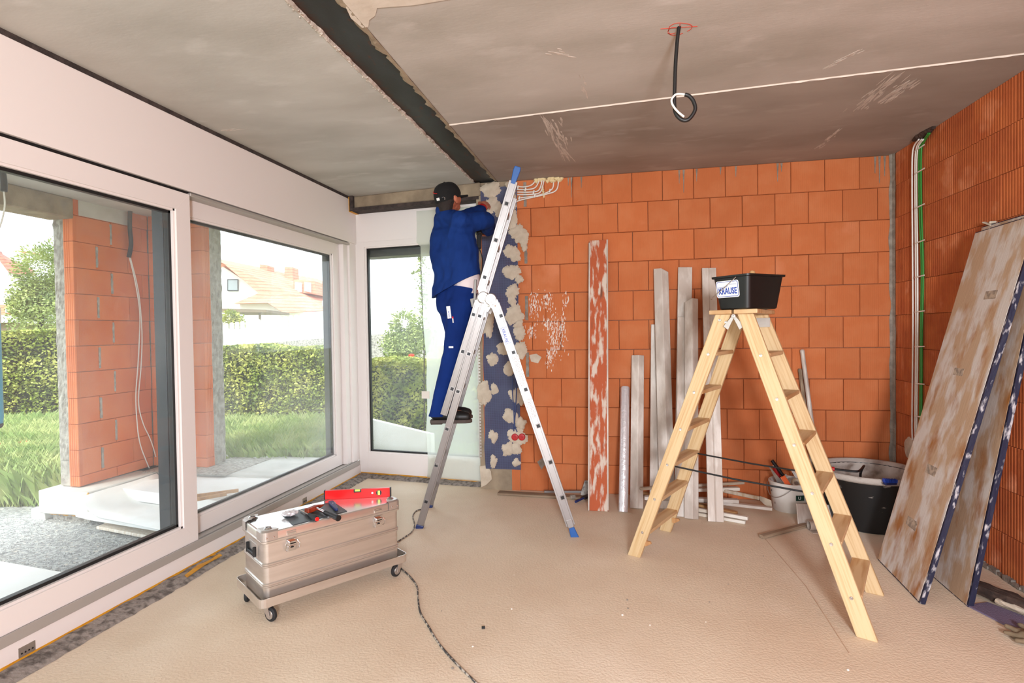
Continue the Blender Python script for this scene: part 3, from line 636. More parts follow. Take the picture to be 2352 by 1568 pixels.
# yellow tape and fleece edge strip on the floor
m = MB(); m.box(XL, XL+.004, YR, 5.14, .006, .034)
m.add([tuple(DT @ V(p)) for p in ((0,-.004,.014),(DL,-.004,.014),(DL,-.004,.036),(0,-.004,.036),(0,0,.014),(DL,0,.014),(DL,0,.036),(0,0,.036))], [(0,1,2,3),(4,5,6,7),(2,3,7,6),(0,1,5,4)])
ya = struct(m.build('trim_6', MT['tape']))
m = MB(); p = [at(*q, 'z', .03) for q in ((430,1322),(470,1294),(510,1272),(500,1266),(468,1284),(424,1318))]
m.prism([(q.x, q.y) for q in p], .02, .024); m.build('loose_tape_end', MT['tape'], ya)
def strip(P0, P1, wd, seed, inward):
    m = MB(); P0, P1 = V(P0), V(P1); L = (P1-P0).length; n = int(L/.02); vs = []; fs = []; d = (P1-P0).normalized(); inn = V(inward)
    for i in range(n+1):
        p = P0+d*(L*i/n)
        for j, f in enumerate((0,.25,.5,.75,1)):
            ww = wd*f*(1+.25*mnoise.noise(V((i*.03, seed, 1)))); z = .022*(1-f)**.5+.010*mnoise.noise(V((i*.21, j*1.3, seed)))+.004
            if j == 4: z = .001; ww += .012*mnoise.noise(V((i*.35, seed, 7)))
            q = p+inn*ww; vs.append((q.x, q.y, max(z, .001)))
    for i in range(n):
        for j in range(4): fs.append((i*5+j, i*5+j+1, (i+1)*5+j+1, (i+1)*5+j))
    m.add(vs, fs); return m
struct(strip((XL+.004, .2, 0), (XL+.004, 5.1, 0), .105, 2, (1,0,0)).build('trim_7', MT['fleece'], smooth='all'))
struct(strip(DA+DN*.006, DB+DN*.006, .085, 5, DN).build('trim_8', MT['fleece'], smooth='all'))
# ------------------------------------------------------------------ sticker with lettering
def sticker(T, wd, h, parent, word='KRAUSE', curve=0, seg=None):
    m = MB(); m.prism(rrect(wd, h, h*.14), -.0004, .0006); st = m.build('sticker', MT['sticker'], parent, T=T)
    m = MB(); o = rrect(wd*.94, h*.9, h*.12); i_ = rrect(wd*.90, h*.84, h*.10); n = len(o)
    m.add([(p[0],p[1],.0010) for p in o]+[(p[0],p[1],.0010) for p in i_], [(k,(k+1)%n,n+(k+1)%n,n+k) for k in range(n)])
    q = [(-.40,.14),(-.02,.14),(.05,.27),(.40,.27)]
    for a, b in zip(q, q[1:]): m.bar((a[0]*wd, a[1]*h, .001), (b[0]*wd, b[1]*h, .001), h*.02, .0006, (0,1,0))
    m.build('sticker_border', MT['sblue'], st, T=T)
    text_obj('lettering', word, MT['sblue'], st, T @ Matrix.Translation((0, -h*.13, .0010)), h*.52, h*.014, .0004, fit=wd*.80)
    return st
# ------------------------------------------------------------------ aluminium ladder
YN = 3.83; Wv = V((-.094, .470, 0)); wn = Wv.normalized()
def np_(x, y): return at(x, y, 'y', YN)
al = thing('folding_ladder', (-.93, 4.05, 0), 'tall folding aluminium ladder with blue feet that the worker stands on', 'ladder')
A0, A1 = np_(1019, 953), np_(1099, 690); U0, U1 = np_(1105, 668), np_(1179.5, 416)
B0, B1 = np_(963.5, 1211), np_(1112, 697); R0, R1 = np_(1137, 697), np_(1311, 1207)
def stile(p, q, wd, far=False, name='stile', mat='alu'):
    off = Wv if far else V()
    m = MB(); p, q = p+off, q+off; L = (q-p).length; T = fr(p, q-p, wn)
    c, t = wd/2, .024   # C section: web with two flanges, slightly raised centre band
    m.prism([(-.002,-c),(t,-c),(t,-c+.006),(.006,-c+.006),(.006,c-.006),(t,c-.006),(t,c),(-.002,c)], 0, L, T)
    m.box(-.0035, -.001, -c*.62, c*.62, 0, L, T)
    return m.build(name, MT[mat], al, bevel=.0012)
for far in (False, True):
    stile(A0, A1, .050, far); stile(U0, U1, .060, far); stile(B0, B1, .052, far); stile(R0, R1, .064, far)
def rung(px, py, off=0):
    c = np_(px, py); d = {'A': A1-A0, 'U': U1-U0, 'B': B1-B0, 'R': R1-R0}[off]
    T = fr(c-wn*.008, Wv, d); L = Wv.length+.028; m = MB(); a, b = .0155, .0115
    sq = lambda r, z: [(-r,-r,z),(r,-r,z),(r,r,z),(-r,r,z)]
    m.add(sq(a,0)+sq(a,L)+sq(b,0)+sq(b,.003)+sq(b,L)+sq(b,L-.003),
      [(0,1,5,4),(1,2,6,5),(2,3,7,6),(3,0,4,7)]+[(i,8+i,8+(i+1)%4,(i+1)%4) for i in range(4)]+[(4+i,4+(i+1)%4,16+(i+1)%4,16+i) for i in range(4)], T)
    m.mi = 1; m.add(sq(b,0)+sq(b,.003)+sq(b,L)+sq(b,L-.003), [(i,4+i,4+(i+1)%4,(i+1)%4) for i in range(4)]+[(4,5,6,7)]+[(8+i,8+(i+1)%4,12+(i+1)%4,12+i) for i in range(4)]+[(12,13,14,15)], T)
    return m.build('rung', [MT['alu'], MT['black']], al)  # shallow black plug paints the darkness of the hollow rung end
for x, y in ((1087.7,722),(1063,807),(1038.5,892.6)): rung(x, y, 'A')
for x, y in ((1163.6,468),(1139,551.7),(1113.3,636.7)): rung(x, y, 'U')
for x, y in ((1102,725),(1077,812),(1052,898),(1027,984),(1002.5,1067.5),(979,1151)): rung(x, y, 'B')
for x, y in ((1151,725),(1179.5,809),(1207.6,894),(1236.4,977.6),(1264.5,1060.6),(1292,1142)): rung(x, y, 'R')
# hinges : two stacked disc joints on each side
def hinge(px, py, ends, far, r=.048):
    off = (Wv+wn*.02) if far else V(); c = np_(px, py)+off; z = wn if far else -wn; T = fr(c, z, (1,0,0)); m = MB()
    m.lathe([(0,.018),(.010,.018),(.011,.013),(.020,.013),(.023,.010),(.036,.010),(.039,.006),(r-.006,.006),(r,.001),(r,-.006),(0,-.006)], T, n=28)
    for ex, ey in ends:
        e = np_(ex, ey)+off; d = e-c; q = d.cross(wn).normalized()*.030; k = -.004 if not far else .004
        p = [c+q, c-q, e-q*.9, e+q*.9]; m.add([tuple(v+wn*k) for v in p]+[tuple(v+wn*(k+.006)) for v in p], [(0,1,2,3),(4,5,6,7),(0,1,5,4),(1,2,6,5),(2,3,7,6),(3,0,4,7)])
    h = m.build('hinge', MT['cast'], al, smooth=True)
    for ex, ey in ends[:1]:
        e = (np_(ex, ey)+off)*.9+c*.1; MB().cyl(e+z*.002, e+z*.012, .009, n=10).build('hinge_bolt', MT['chrome'], h, smooth=True)
        e2 = e+V((-.012,0,.022)); MB().cyl(e2+z*.001, e2+z*.006, .004, n=8).build('hinge_pin', MT['ostrip'], h, smooth=True)
    return h
for far in (False, True):
    h1 = hinge(1110, 683, ((1096,702),(1107,660)), far, .045); h2 = hinge(1127, 687, ((1143,712),(1113,712)), far, .042)
# lever bars behind the near hinge
m = MB(); m.bar(np_(1089,700)+wn*.06, np_(1091,640)+wn*.06, .018, .012); m.bar(np_(1083,684)+wn*.06, np_(1087,704)+wn*.06, .03, .012); m.build('locking_lever', MT['alu'], al, bevel=.002)
m = MB(); m.tube(smooth_path([np_(1120,704), np_(1128,699), np_(1133,703)]), .006); m.bar(np_(1118,704), np_(1113,728), .012, .012, wn); m.build('locking_pin', MT['chrome'], al, smooth=True)
# feet
def flare(p, d, L, w0, w1, name, mat, far, t=.03):
    off = Wv if far else V(); T = fr(p+off+wn*.011, d, wn)
    m = MB(); m.add([(-t/2,-w0/2,0),(t/2,-w0/2,0),(t/2,w0/2,0),(-t/2,w0/2,0),(-t/2,-w1/2,L*.8),(t/2,-w1/2,L*.8),(t/2,w1/2,L*.8),(-t/2,w1/2,L*.8),(-t/2,-w1*.42,L),(t/2,-w1*.42,L),(t/2,w1*.42,L),(-t/2,w1*.42,L)],
        [(3,2,1,0),(8,9,10,11)]+[(a+i,a+(i+1)%4,a+4+(i+1)%4,a+4+i) for a in (0,4) for i in range(4)])
    return m.build(name, MT[mat], al, T=T, bevel=.004, seg=2)
for far in (False, True):
    d = (U1-U0).normalized(); (flare(U1-d*.02, d, .125, .034, .05, 'end_cap', 'blue', far) if not far else None)
    d = (R1-R0).normalized(); flare(R1-d*.045, d, .06, .046, .046, 'foot_socket', 'alu', far, .034); flare(R1+d*.004, d, .108, .034, .056, 'foot', 'blue', far)
    d = (B0-B1).normalized(); flare(B0-d*.02, d, .034, .055, .055, 'foot', 'dblue', far, .04)
# stickers on the right leg
dR = (R1-R0).normalized(); xs = dR; 
def onR(px, py, out=.0045):
    c = np_(px, py)-wn*out; T = Matrix.Identity(4); z = -wn; x = dR; y = z.cross(x)
    for i in range(3): T[i][0], T[i][1], T[i][2], T[i][3] = x[i], y[i], z[i], c[i]
    return T
sticker(onR(1162, 770), .125, .052, al)
for px, py, L, W_ in ((1193, 851, .225, .05), (1221.5, 937, .145, .034)):
    m = MB(); m.prism(rrect(L, W_, .004), 0, .0008); m.build('warning_label', MT['print'], al, T=onR(px, py))
# ------------------------------------------------------------------ wooden step ladder
wl = thing('wooden_step_ladder', (.67, 3.416, 0), 'pale pine double-sided step ladder with a black bucket standing on it', 'ladder')
C = V((.67, 3.416, 0)); aF = V((1.02, -.787, 0)); wF = V((.222, .480, 0)); ad = aF.normalized(); wd_ = wF.normalized(); TOPZ = 1.497
def foot(sa, sw): return C + aF*(sa*.5) + wF*(sw*.5)
def topp(sa, sw): return C + ad*(sa*.064) + wF*(sw*.5*.66) + V((0,0,TOPZ))
STL = {}
for sa in (-1, 1):
    for sw in (-1, 1):
        b, t = foot(sa, sw), topp(sa, sw); STL[sa, sw] = (b, t)
        d = (t-b).normalized(); h = .078; L = (t-b).length; T = fr(b, d, wd_)
        nrm = wd_; q = d.cross(nrm).normalized()
        # ends cut level with floor and top board
        m = MB(); P = []
        for e, zc in ((b, 0.0), (t, TOPZ)):
            for sx, sy in ((-1,-1),(1,-1),(1,1),(-1,1)):
                p = e + nrm*(sx*.0135) + q*(sy*h/2); p = p + d*((zc-p.z)/d.z); P.append(T.inverted() @ p)
        m.add(P, [(3,2,1,0),(4,5,6,7)]+[(i,(i+1)%4,4+(i+1)%4,4+i) for i in range(4)])
        s_ = m.build('stile', MT['pine'], wl, T=T, bevel=.003)
        for i in range(6):
            bm_ = MB()
            z = .165+.222*i; p = b + d*(z/d.z); o = nrm*(sw*.0135)
            bm_.lathe([(0,.004),(.004,.0045),(.0045,.0025),(.008,.0028),(.0095,0),(.0095,-.002)], fr(p+o, nrm*sw), n=12); bm_.build('bolt', MT['chrome'], s_, smooth=True)
        for k in (-1, 1):
            bm_ = MB(); p = t - V((0,0,.038)) + q*(.018*k); bm_.lathe([(0,.004),(.007,.003),(.009,0)], fr(p+nrm*(sw*.0135), nrm*sw), n=12); bm_.build('screw', MT['chrome'], s_, smooth=True)
    for i in range(6):
        z = .165+.222*i; P = []
        for sw in (-1, 1):
            b, t = STL[sa, sw]; d = (t-b).normalized(); P.append(b+d*(z/d.z)+wd_*(-sw*.0135))
        T = fr(P[0], P[1]-P[0], (0,0,1)); L = (P[1]-P[0]).length
        MB().box(-.011, .011, -.041, .041, 0, L).build('step', MT['pine2'], wl, T=T @ Matrix.Rotation(0, 4, 'Z'), bevel=.003)
    # top board
    p = C + ad*(sa*.072) + V((0,0,TOPZ)); T = fr(p, (0,0,1), ad)
    c0 = wF*.5*.66*1.0
    yv = T.to_3x3().col[1]; sgn = 1 if yv.dot(wd_) > 0 else -1; hw = wF.length*.5*.66+.035
    sh = wd_.dot(ad)
    m = MB(); q = [(-.066-sh*hw*0-hw*sh*-1*0, -hw), (.066, -hw), (.066, hw), (-.066, hw)]
    q = [(x+ (y*sgn)*sh, y) for x, y in q]; m.prism(q, 0, .024); m.build('top_board', MT['pine2'], wl, T=T, bevel=.005, seg=2)
# small wedges under the lowest step
for sw in (-1, 1):
    b, t = STL[-1, sw]; d = (t-b).normalized(); p = b+d*(.125/d.z)+ad*.035+wd_*(-sw*.005)
    MB().prism([(-.02,0),(.03,.0),(.035,.012),(0,.035),(-.02,.035)], -.008, .008, fr(p-V((0,0,.01)), wd_, ad)).build('step_wedge', MT['ostrip'], wl, bevel=.002)
# hinge plates
for sw in (-1, 1):
    c = C + wF*(sw*.5*.66) + V((0,0,TOPZ-.012)) + wd_*(.016*(-1 if sw < 0 else -1))
    Tn = fr(c, wd_, ad)
    m = MB(); m.cyl(c-wd_*.006, c+wd_*.004, .012, n=14)
    y = Tn.to_3x3().col[1]; dn = -1 if y.z > 0 else 1
    for sg in (-1, 1):
        m.prism([(sg*-.006, 0),(sg*.010, 0),(sg*.055, dn*.055),(sg*.030, dn*.075)], -.003, .001, Tn)
    h = m.build('hinge', MT['cast'], wl, bevel=.001)
    b = MB(); b.lathe([(0,.012),(.006,.011),(.007,.006)], fr(c, -wd_), n=10); b.build('rivet', MT['chrome'], h)
m = MB(); b, t = STL[1, 1]; d = (t-b).normalized(); c = t-d*.05-wd_*.015
m.cbox((0,0,0), (.075,.055,.003), fr(c, wd_, ad)); m.build('metal_plate', MT['cast'], wl, bevel=.001)
# elastic strap between the two sides
for k, (sw, wv) in enumerate(((-1, .02), (1, .02))):
    (b1, t1), (b2, t2) = STL[-1, sw], STL[1, sw]
    z = .60; d1_ = (t1-b1).normalized(); d2_ = (t2-b2).normalized()
    p, q = b1+d1_*(z/d1_.z)-wd_*sw*.02+ad*.03, b2+d2_*((z)/d2_.z)-wd_*sw*.02-ad*.03
    MB().tube([p, p.lerp(q,.5)-V((0,0,.006)), q], .005, 6).build('strap', MT['black'], wl)
# ------------------------------------------------------------------ black bucket on the ladder
bdir = Matrix.Identity(4); bx = (_R*.89+_F*.45).normalized(); by = V((-bx.y, bx.x, 0)); bc = _R*1.313+_F*3.109+V((0,0,TOPZ+.0245))
for i in range(3): bdir[i][0], bdir[i][1], bdir[i][2], bdir[i][3] = bx[i], by[i], (0,0,1)[i], bc[i]
bk = thing('mortar_bucket', bc, 'rectangular black plastic bucket on top of the wooden step ladder', 'bucket', T=bdir)
def rlayers(layers):
    m = MB(); n = None
    for (wd, dp, r, z) in layers:
        p = rrect(wd, dp, r, 4); n = len(p); m.v += [(x,y,z) for x,y in p]
    for k in range(len(layers)-1): m.f += [(k*n+i, k*n+(i+1)%n, (k+1)*n+(i+1)%n, (k+1)*n+i) for i in range(n)]
    m.f.append(tuple(range(n-1,-1,-1))); e = (len(layers)-1)*n; m.f.append(tuple(range(e, e+n))); m.m = [0]*len(m.f); return m
rlayers([(.235,.19,.03,0),(.25,.205,.035,.006),(.29,.243,.03,.172),(.31,.262,.03,.174),(.312,.264,.03,.184),(.300,.252,.028,.184),(.282,.236,.028,.172),(.24,.196,.03,.012)]).build('bucket_body', MT['sblack'], bk, T=bdir, smooth=True)
sf = fr(bdir @ V((-.1385, .018, .112)), bdir.to_3x3() @ V((-1, 0, -.125)), bdir.to_3x3() @ V((0,-1,0)))
sticker(sf, .155, .092, bk)
m = MB(); L = [bdir @ V(p) for p in ((-.150,-.05,.172),(-.158,.02,.12),(-.165,.09,.075),(-.160,.115,.06),(-.150,.12,.062))]
m.tube(smooth_path(L), .0022, 6); m.build('wire_handle', MT['chrome'], bk, smooth=True)
p = bdir @ V((.10, .055, .05)); q = bdir @ V((.095, .05, .222))
hn = MB(); hn.cyl(p, q-V((0,0,.012)), .017, .016, 14); hn.lathe([(.016,0),(.015,.008),(.009,.014),(0,.016)], Matrix.Translation(q-V((0,0,.012))), n=14)
tag(hn.build('tool_handle', MT['ostrip'], smooth=True), 'round wooden tool handle poking out of the black bucket', 'tool handle')
# ------------------------------------------------------------------ dolly and aluminium case
ux = V((.592, .806, 0)).normalized(); vy = V((-ux.y, ux.x, 0)); cc = V((-1.758, 2.442, 0)) + ux*.389 + vy*.160
CT = Matrix.Identity(4)
for i in range(3): CT[i][0], CT[i][1], CT[i][2], CT[i][3] = ux[i], vy[i], (0,0,1)[i], cc[i]
dol = thing('case_dolly', cc, 'low aluminium dolly on small castors under the metal case', 'dolly', T=CT)
tz0, tz1 = .085, .128
def cring(w0, d0, w1, d1, z0, z1, r):
    m = MB(); o = rrect(w0,d0,r); i = rrect(w1,d1,r*.85); n = len(o)
    m.v = [(x,y,z0) for x,y in o]+[(x,y,z1) for x,y in o]+[(x,y,z1) for x,y in i]+[(x,y,z0) for x,y in i]
    for k in range(n):
        j = (k+1)%n
        for a in range(4): m.f.append((a*n+k, a*n+j, ((a+1)%4)*n+j, ((a+1)%4)*n+k))
    m.m = [0]*len(m.f); return m
cring(.835,.385,.829,.379,tz0,tz1,.03).build('rim', MT['alucase'], dol, T=CT)
m = MB(); m.prism(rrect(.829,.379,.028), tz0, tz0+.004); m.build('deck', MT['alucase'], dol, T=CT)
def caster(x, y, ang):
    T = CT @ Matrix.Translation((x, y, 0)) @ Matrix.Rotation(ang, 4, 'Z'); m = MB()
    m.box(-.03,.03,-.025,.025,.078,.085); m.cyl((0,0,.07),(0,0,.08),.016,n=10)
    for s in (-1,1): m.add([(-.018,s*.015,.074),(.018,s*.015,.074),(-.008,s*.015,.028),(-.026,s*.015,.030),(-.018,s*.018,.074),(.018,s*.018,.074),(-.008,s*.018,.028),(-.026,s*.018,.030)],[(0,1,2,3),(4,5,6,7),(0,1,5,4),(1,2,6,5),(2,3,7,6),(3,0,4,7)])
    c = m.build('caster', MT['cast'], dol, T=T)
    MB().lathe([(.010,-.011),(.030,-.011),(.036,-.006),(.037,0),(.036,.006),(.030,.011),(.010,.011)], Matrix.Translation((-.018,0,.037)) @ Matrix.Rotation(math.pi/2,4,'X'), n=24).build('wheel', MT['rubber'], c, T=T, smooth=True)
    h = MB(); h.lathe([(0,-.012),(.022,-.0125),(.024,-.010),(.024,.010),(.022,.0125),(0,.012)], Matrix.Translation((-.018,0,.037)) @ Matrix.Rotation(math.pi/2,4,'X'), n=20); h.build('hub', MT['cast'], c, T=T, smooth=True)
for x, y, a in ((-.365,-.15,1.95),(.375,-.15,.25),(-.365,.15,1.0),(.375,.15,.4)): caster(x, y, a)
CB = CT @ Matrix.Translation((0,0,tz0+.0045))
cs = thing('aluminium_case', CB.translation, 'long aluminium transport case with tools lying on its lid', 'case', T=CB)
H1, H2 = .295, .350
def cl_(layers): return rlayers([(w_, d_, .028, z) for w_, d_, z in layers])
def rib(z): return [(.764,.306,z-.012),(.774,.316,z-.007),(.774,.316,z-.003),(.766,.308,z),(.774,.316,z+.003),(.774,.316,z+.007),(.764,.306,z+.012)]
cl_([(.755,.297,0),(.764,.306,.006)]+rib(.085)+rib(.185)+[(.764,.306,H1)]).build('body', MT['alucase'], cs, T=CB, smooth=True)
cl_([(.778,.320,H1),(.784,.326,H1+.004),(.784,.326,H1+.012),(.776,.318,H1+.016),(.774,.316,H2-.008),(.768,.310,H2-.001),(.765,.307,H2),(.750,.292,H2),(.748,.290,H2-.002)]).build('lid', MT['alucase'], cs, T=CB, smooth=True)
MB().prism(rrect(.752,.294,.02), H2-.004, H2+.0005).build('lid_panel', MT['alutop'], cs, T=CB)
for sx in (-1,1):
    for sy in (-1,1):
        T = CB @ Matrix.Translation((sx*.389, sy*.160, H1+.014)) @ Matrix.Scale(sx,4,V((1,0,0))) @ Matrix.Scale(sy,4,V((0,1,0)))
        m = MB(); r = .028
        def cor(o, ext):
            return [(-ext,o)]+[(-r+(r+o)*math.sin(math.radians(a)), -r+(r+o)*math.cos(math.radians(a))) for a in range(0,91,15)]+[(o,-ext)]
        p0, p1 = cor(-.004,.075), cor(.003,.075); n = len(p0); zt = H2-H1-.012
        m.v = [(x,y,0) for x,y in p1]+[(x,y,zt) for x,y in p1]+[(x-.008,y-.008,zt+.008) for x,y in p1]+[(-.075,-.030,zt+.008),(-.05,-.05,zt+.010),(-.030,-.075,zt+.008)]
        for a in range(2): m.f += [(a*n+k,a*n+k+1,(a+1)*n+k+1,(a+1)*n+k) for k in range(n-1)]
        m.f.append(tuple(range(2*n,3*n))+(3*n+2,3*n+1,3*n)); m.m = [0]*len(m.f)
        c = m.build('corner_guard', MT['cast'], cs, T=T)
        m = MB()
        for q in ((-.02,.004,.016),(-.055,.004,.016)): m.lathe([(0,.003),(.004,.002),(.005,0)], fr(q,(0,1,0)), n=8); m.lathe([(0,.003),(.004,.002),(.005,0)], fr((q[1],q[0],q[2]),(1,0,0)), n=8)
        m.lathe([(.010,.004),(.016,.006),(.020,.003),(.022,0)], Matrix.Translation((-.042,-.042,zt+.008)), n=16); m.build('rivets', MT['chrome'], c, T=T, smooth=True)
for lx in (-.245, .245):
    T = CB @ fr((lx,-.155,.262),(0,-1,0),(1,0,0)); m = MB()
    yy = T.to_3x3().inverted() @ V((0,0,1)); up = 1 if yy.y > 0 else -1
    m.cbox((0,0,.002),(.052,.062,.004)); m.cbox((0,up*.012,.012),(.036,.020,.020)); m.cyl((-.026,up*.016,.012),(.026,up*.016,.012),.004,n=8)
    m.cbox((0,-up*.018,.006),(.040,.026,.006)); m.cbox((0,up*.058,.006),(.046,.012,.006)); m.cbox((0,up*.070,.004),(.050,.006,.004))
    l = m.build('latch', MT['chrome'], cs, T=T, bevel=.0015)
    m = MB()
    for s in (-1,1): m.tube([(s*.026,up*.018,.010),(s*.036,up*.006,.018),(s*.036,-up*.016,.016),(s*.028,-up*.026,.006)], .0028, 6)
    m.build('latch_bail', MT['chrome'], l, T=T, smooth=True)
    m = MB(); m.prism([(.009*math.cos(math.radians(a)), -up*.014+up*.009*math.sin(math.radians(a))) for a in range(0,181,20)], .009, .0105); m.cbox((0,up*.012,.0222),(.028,.006,.001)); m.build('latch_slot', MT['black'], l, T=T)
for sx in (-1,1):
    T = CB @ Matrix.Translation((sx*.382,0,.238)) @ Matrix.Scale(sx,4,V((1,0,0))); m = MB()
    m.box(0,.004,-.062,.062,-.034,.034); h = m.build('handle_plate', MT['cast'], cs, T=T, bevel=.001)
    m = MB(); m.box(.004,.018,-.05,.05,-.030,-.010); m.box(.004,.02,-.058,-.046,-.030,.022); m.box(.004,.02,.046,.058,-.030,.022); m.build('handle_grip', MT['black'], h, T=T, bevel=.003)
LZ = CB.translation.z+H2+.0008
TOPV = lambda px, py, dz=0: at(px, py, 'z', LZ+dz)
# mat
P = [TOPV(*p) for p in ((673,1206),(646,1181),(752,1150),(797,1174))]
u_ = (P[3]-P[0]); v_ = (P[1]-P[0]); q = [P[0], P[0]+u_, P[0]+u_+v_, P[0]+v_]
m = MB(); m.prism([(p.x,p.y) for p in q], LZ, LZ+.003); tag(m.build('rubber_mat', MT['mat']), 'thin dark grey mat on the lid of the aluminium case', 'mat')
MZ = LZ+.0032
# spirit level
l0 = atp(746.5,1146,(0,0,LZ),(0,0,1)); l1 = atp(897,1139,(0,0,LZ),(0,0,1))
d = (l1-l0); L = d.length; T = fr(l0, (0,0,1), d); hgt = .052
lv = thing('spirit_level', T.translation, 'red spirit level standing on edge on the aluminium case', 'spirit level', T=T)
m = MB(); a0, a1 = L*.44, L*.555
m.prism([(0,0),(L,0),(L,hgt),(a1,hgt),(a1,hgt-.018),(a0,hgt-.018),(a0,hgt),(0,hgt)], -.011, .011, Matrix.Rotation(math.pi/2,4,'X')); m.build('body', MT['red'], lv, T=T, bevel=.001)
m = MB(); m.box(-.004,.004,-.0115,.0115,-.0005,hgt+.001); m.box(L-.004,L+.004,-.0115,.0115,-.0005,hgt+.001); m.build('end_cap', MT['black'], lv, T=T, bevel=.001)
m = MB(); m.box(a0,a1,-.0095,.0095,hgt-.020,hgt-.004); h = m.build('vial_holder', MT['black'], lv, T=T)
MB().cyl((a0+.007,-.003,hgt-.008),(a1-.007,-.003,hgt-.008),.0075,n=12).build('vial', MT['vial'], h, T=T, smooth=True)
m = MB(); m.cyl((L*.825,.0118,hgt*.52),(L*.825,-.0118,hgt*.52),.0165,n=24); h = m.build('vial_holder', MT['black'], lv, T=T)
m = MB(); m.cbox((L*.825,-.012,hgt*.52),(.014,.003,.026)); m.build('vial', MT['vial'], h, T=T, bevel=.001)
m = MB(); m.cyl((L*.725,.0118,hgt*.52),(L*.725,-.0118,hgt*.52),.006,n=14); m.build('hanging_hole', MT['sticker'], lv, T=T)
# hammer
p0, p1 = TOPV(724,1166,.02), TOPV(778,1190,.016)
hm = thing('hammer', (p0.x,p0.y,MZ), 'hammer with rust-red head and black grip on the case', 'hammer')
d = (p1-p0).normalized(); side = V((-d.y,d.x,0)); m = MB(); m.cyl(p0, p0+(p1-p0)*.5, .0085, .0085, 12); m.build('shaft', MT['chrome'], hm, smooth=True)
m = MB(); a = p0+(p1-p0)*.42; Lg = (p1-a).length; T = fr(a, p1-a, side)
m.lathe([(.009,0),(.0125,.004),(.0125,Lg*.1),(.0135,Lg*.5),(.0155,Lg*.9),(.0165,Lg*.97),(.015,Lg),(0,Lg)], T, n=14); m.build('grip', MT['black'], hm, smooth=True)
h0, h1 = TOPV(705,1174,.02), TOPV(745,1157,.02); hd = (h1-h0).normalized(); c = p0-d*.002
m = MB(); m.bar(c-hd*.058, c+hd*.01, .026, .026, (0,0,1)); T = fr(c+hd*.008, hd, (0,0,1)); Lh = .052
m.add([(-.013,-.013,0),(.013,-.013,0),(.013,.013,0),(-.013,.013,0),(-.002,-.013,Lh),(.002,-.013,Lh),(.002,.013,Lh),(-.002,.013,Lh)], [(3,2,1,0),(4,5,6,7),(0,1,5,4),(1,2,6,5),(2,3,7,6),(3,0,4,7)], T)
m.bar(c-hd*.066, c-hd*.056, .030, .030, (0,0,1)); m.build('hammer_head', MT['rusty'], hm, bevel=.002)
# screwdriver
p0, p1 = TOPV(690,1171,.010), TOPV(729,1192,.016); d = p1-p0; L = d.length
sd = thing('screwdriver', (p1.x,p1.y,MZ), 'screwdriver with black handle and red end lying on the dark mat', 'screwdriver')
m = MB(); m.cyl(p0, p0+d*.55, .0035, n=10); m.build('blade', MT['tool'], sd, smooth=True)
T = fr(p0+d*.5, d, (0,0,1)); Lg = L*.5
m = MB(); m.lathe([(.006,0),(.010,Lg*.06),(.008,Lg*.16),(.013,Lg*.38),(.0155,Lg*.7),(.0155,Lg*.9),(.010,Lg*.97)], T, n=14, close='both'); h = m.build('handle', MT['rubber'], sd, smooth=True)
m = MB(); m.lathe([(.011,Lg*.955),(.011,Lg),(.008,Lg*1.03),(0,Lg*1.04)], T, n=14); m.build('handle_end', MT['red'], sd, smooth=True)
# utility knife
p0, p1 = TOPV(760,1155,.004), TOPV(774,1173,.004); d = p1-p0; L = d.length; T = fr((p0.x,p0.y,MZ), (0,0,1), d)
kn = thing('utility_knife', T.translation, 'dark blue utility knife lying on the mat by the red level', 'knife', T=T)
MB().prism([(-.004,-.013),(L*.3,-.016),(L*.8,-.012),(L,-.010),(L*1.02,.006),(L*.75,.012),(L*.3,.015),(0,.014)], 0, .016).build('knife_body', MT['dblue'], kn, T=T, bevel=.004, seg=2)
MB().box(L*.12,L*.3,.013,.019,.004,.012).build('slider', MT['sticker'], kn, T=T, bevel=.001)
MB().cyl((L*.35,0,.0155),(L*.35,0,.0165),.004,n=10).build('knife_screw', MT['chrome'], kn, T=T)
# crumpled foil packet
bm = bmesh.new(); bmesh.ops.create_icosphere(bm, subdivisions=3, radius=1)
for v in bm.verts:
    p = v.co; f = 1+.28*mnoise.noise(p*2.1)+.12*mnoise.noise(p*6); v.co = V((p.x*.042*f, p.y*.030*f, max(-.0,(p.z*.5+.5))*.030*f))
me = bpy.data.meshes.new('crumpled_packet'); bm.to_mesh(me); bm.free(); me.materials.append(MT['foil'])
c = TOPV(666,1186); o = inst('crumpled_packet', me, None, Matrix.Translation((c.x,c.y,MZ)) @ Matrix.Rotation(.6,4,'Z')); tag(o, 'crumpled silver foil packet lying on the left of the dark mat', 'packet')
# floor cable
pts = [(1130,1600),(1092,1566),(1045,1520),(1010,1480),(985,1440),(965,1405),(960,1370),(957,1345),(940,1322),(922,1306),(905,1290),(890,1268)]
P = [at(*p,'z',.005) for p in pts]+[at(*p,'z',.005) for p in ((905,1250),(922,1238),(945,1222),(952,1205),(948,1185),(958,1172))]+[at(978,1168,'z',.01)]
m = MB(); m.tube(smooth_path(P, 6), .0048, 8); tag(m.build('power_cable', MT['cable_d'], smooth='all'), 'dusty black power cable snaking over the floor past the case', 'cable')
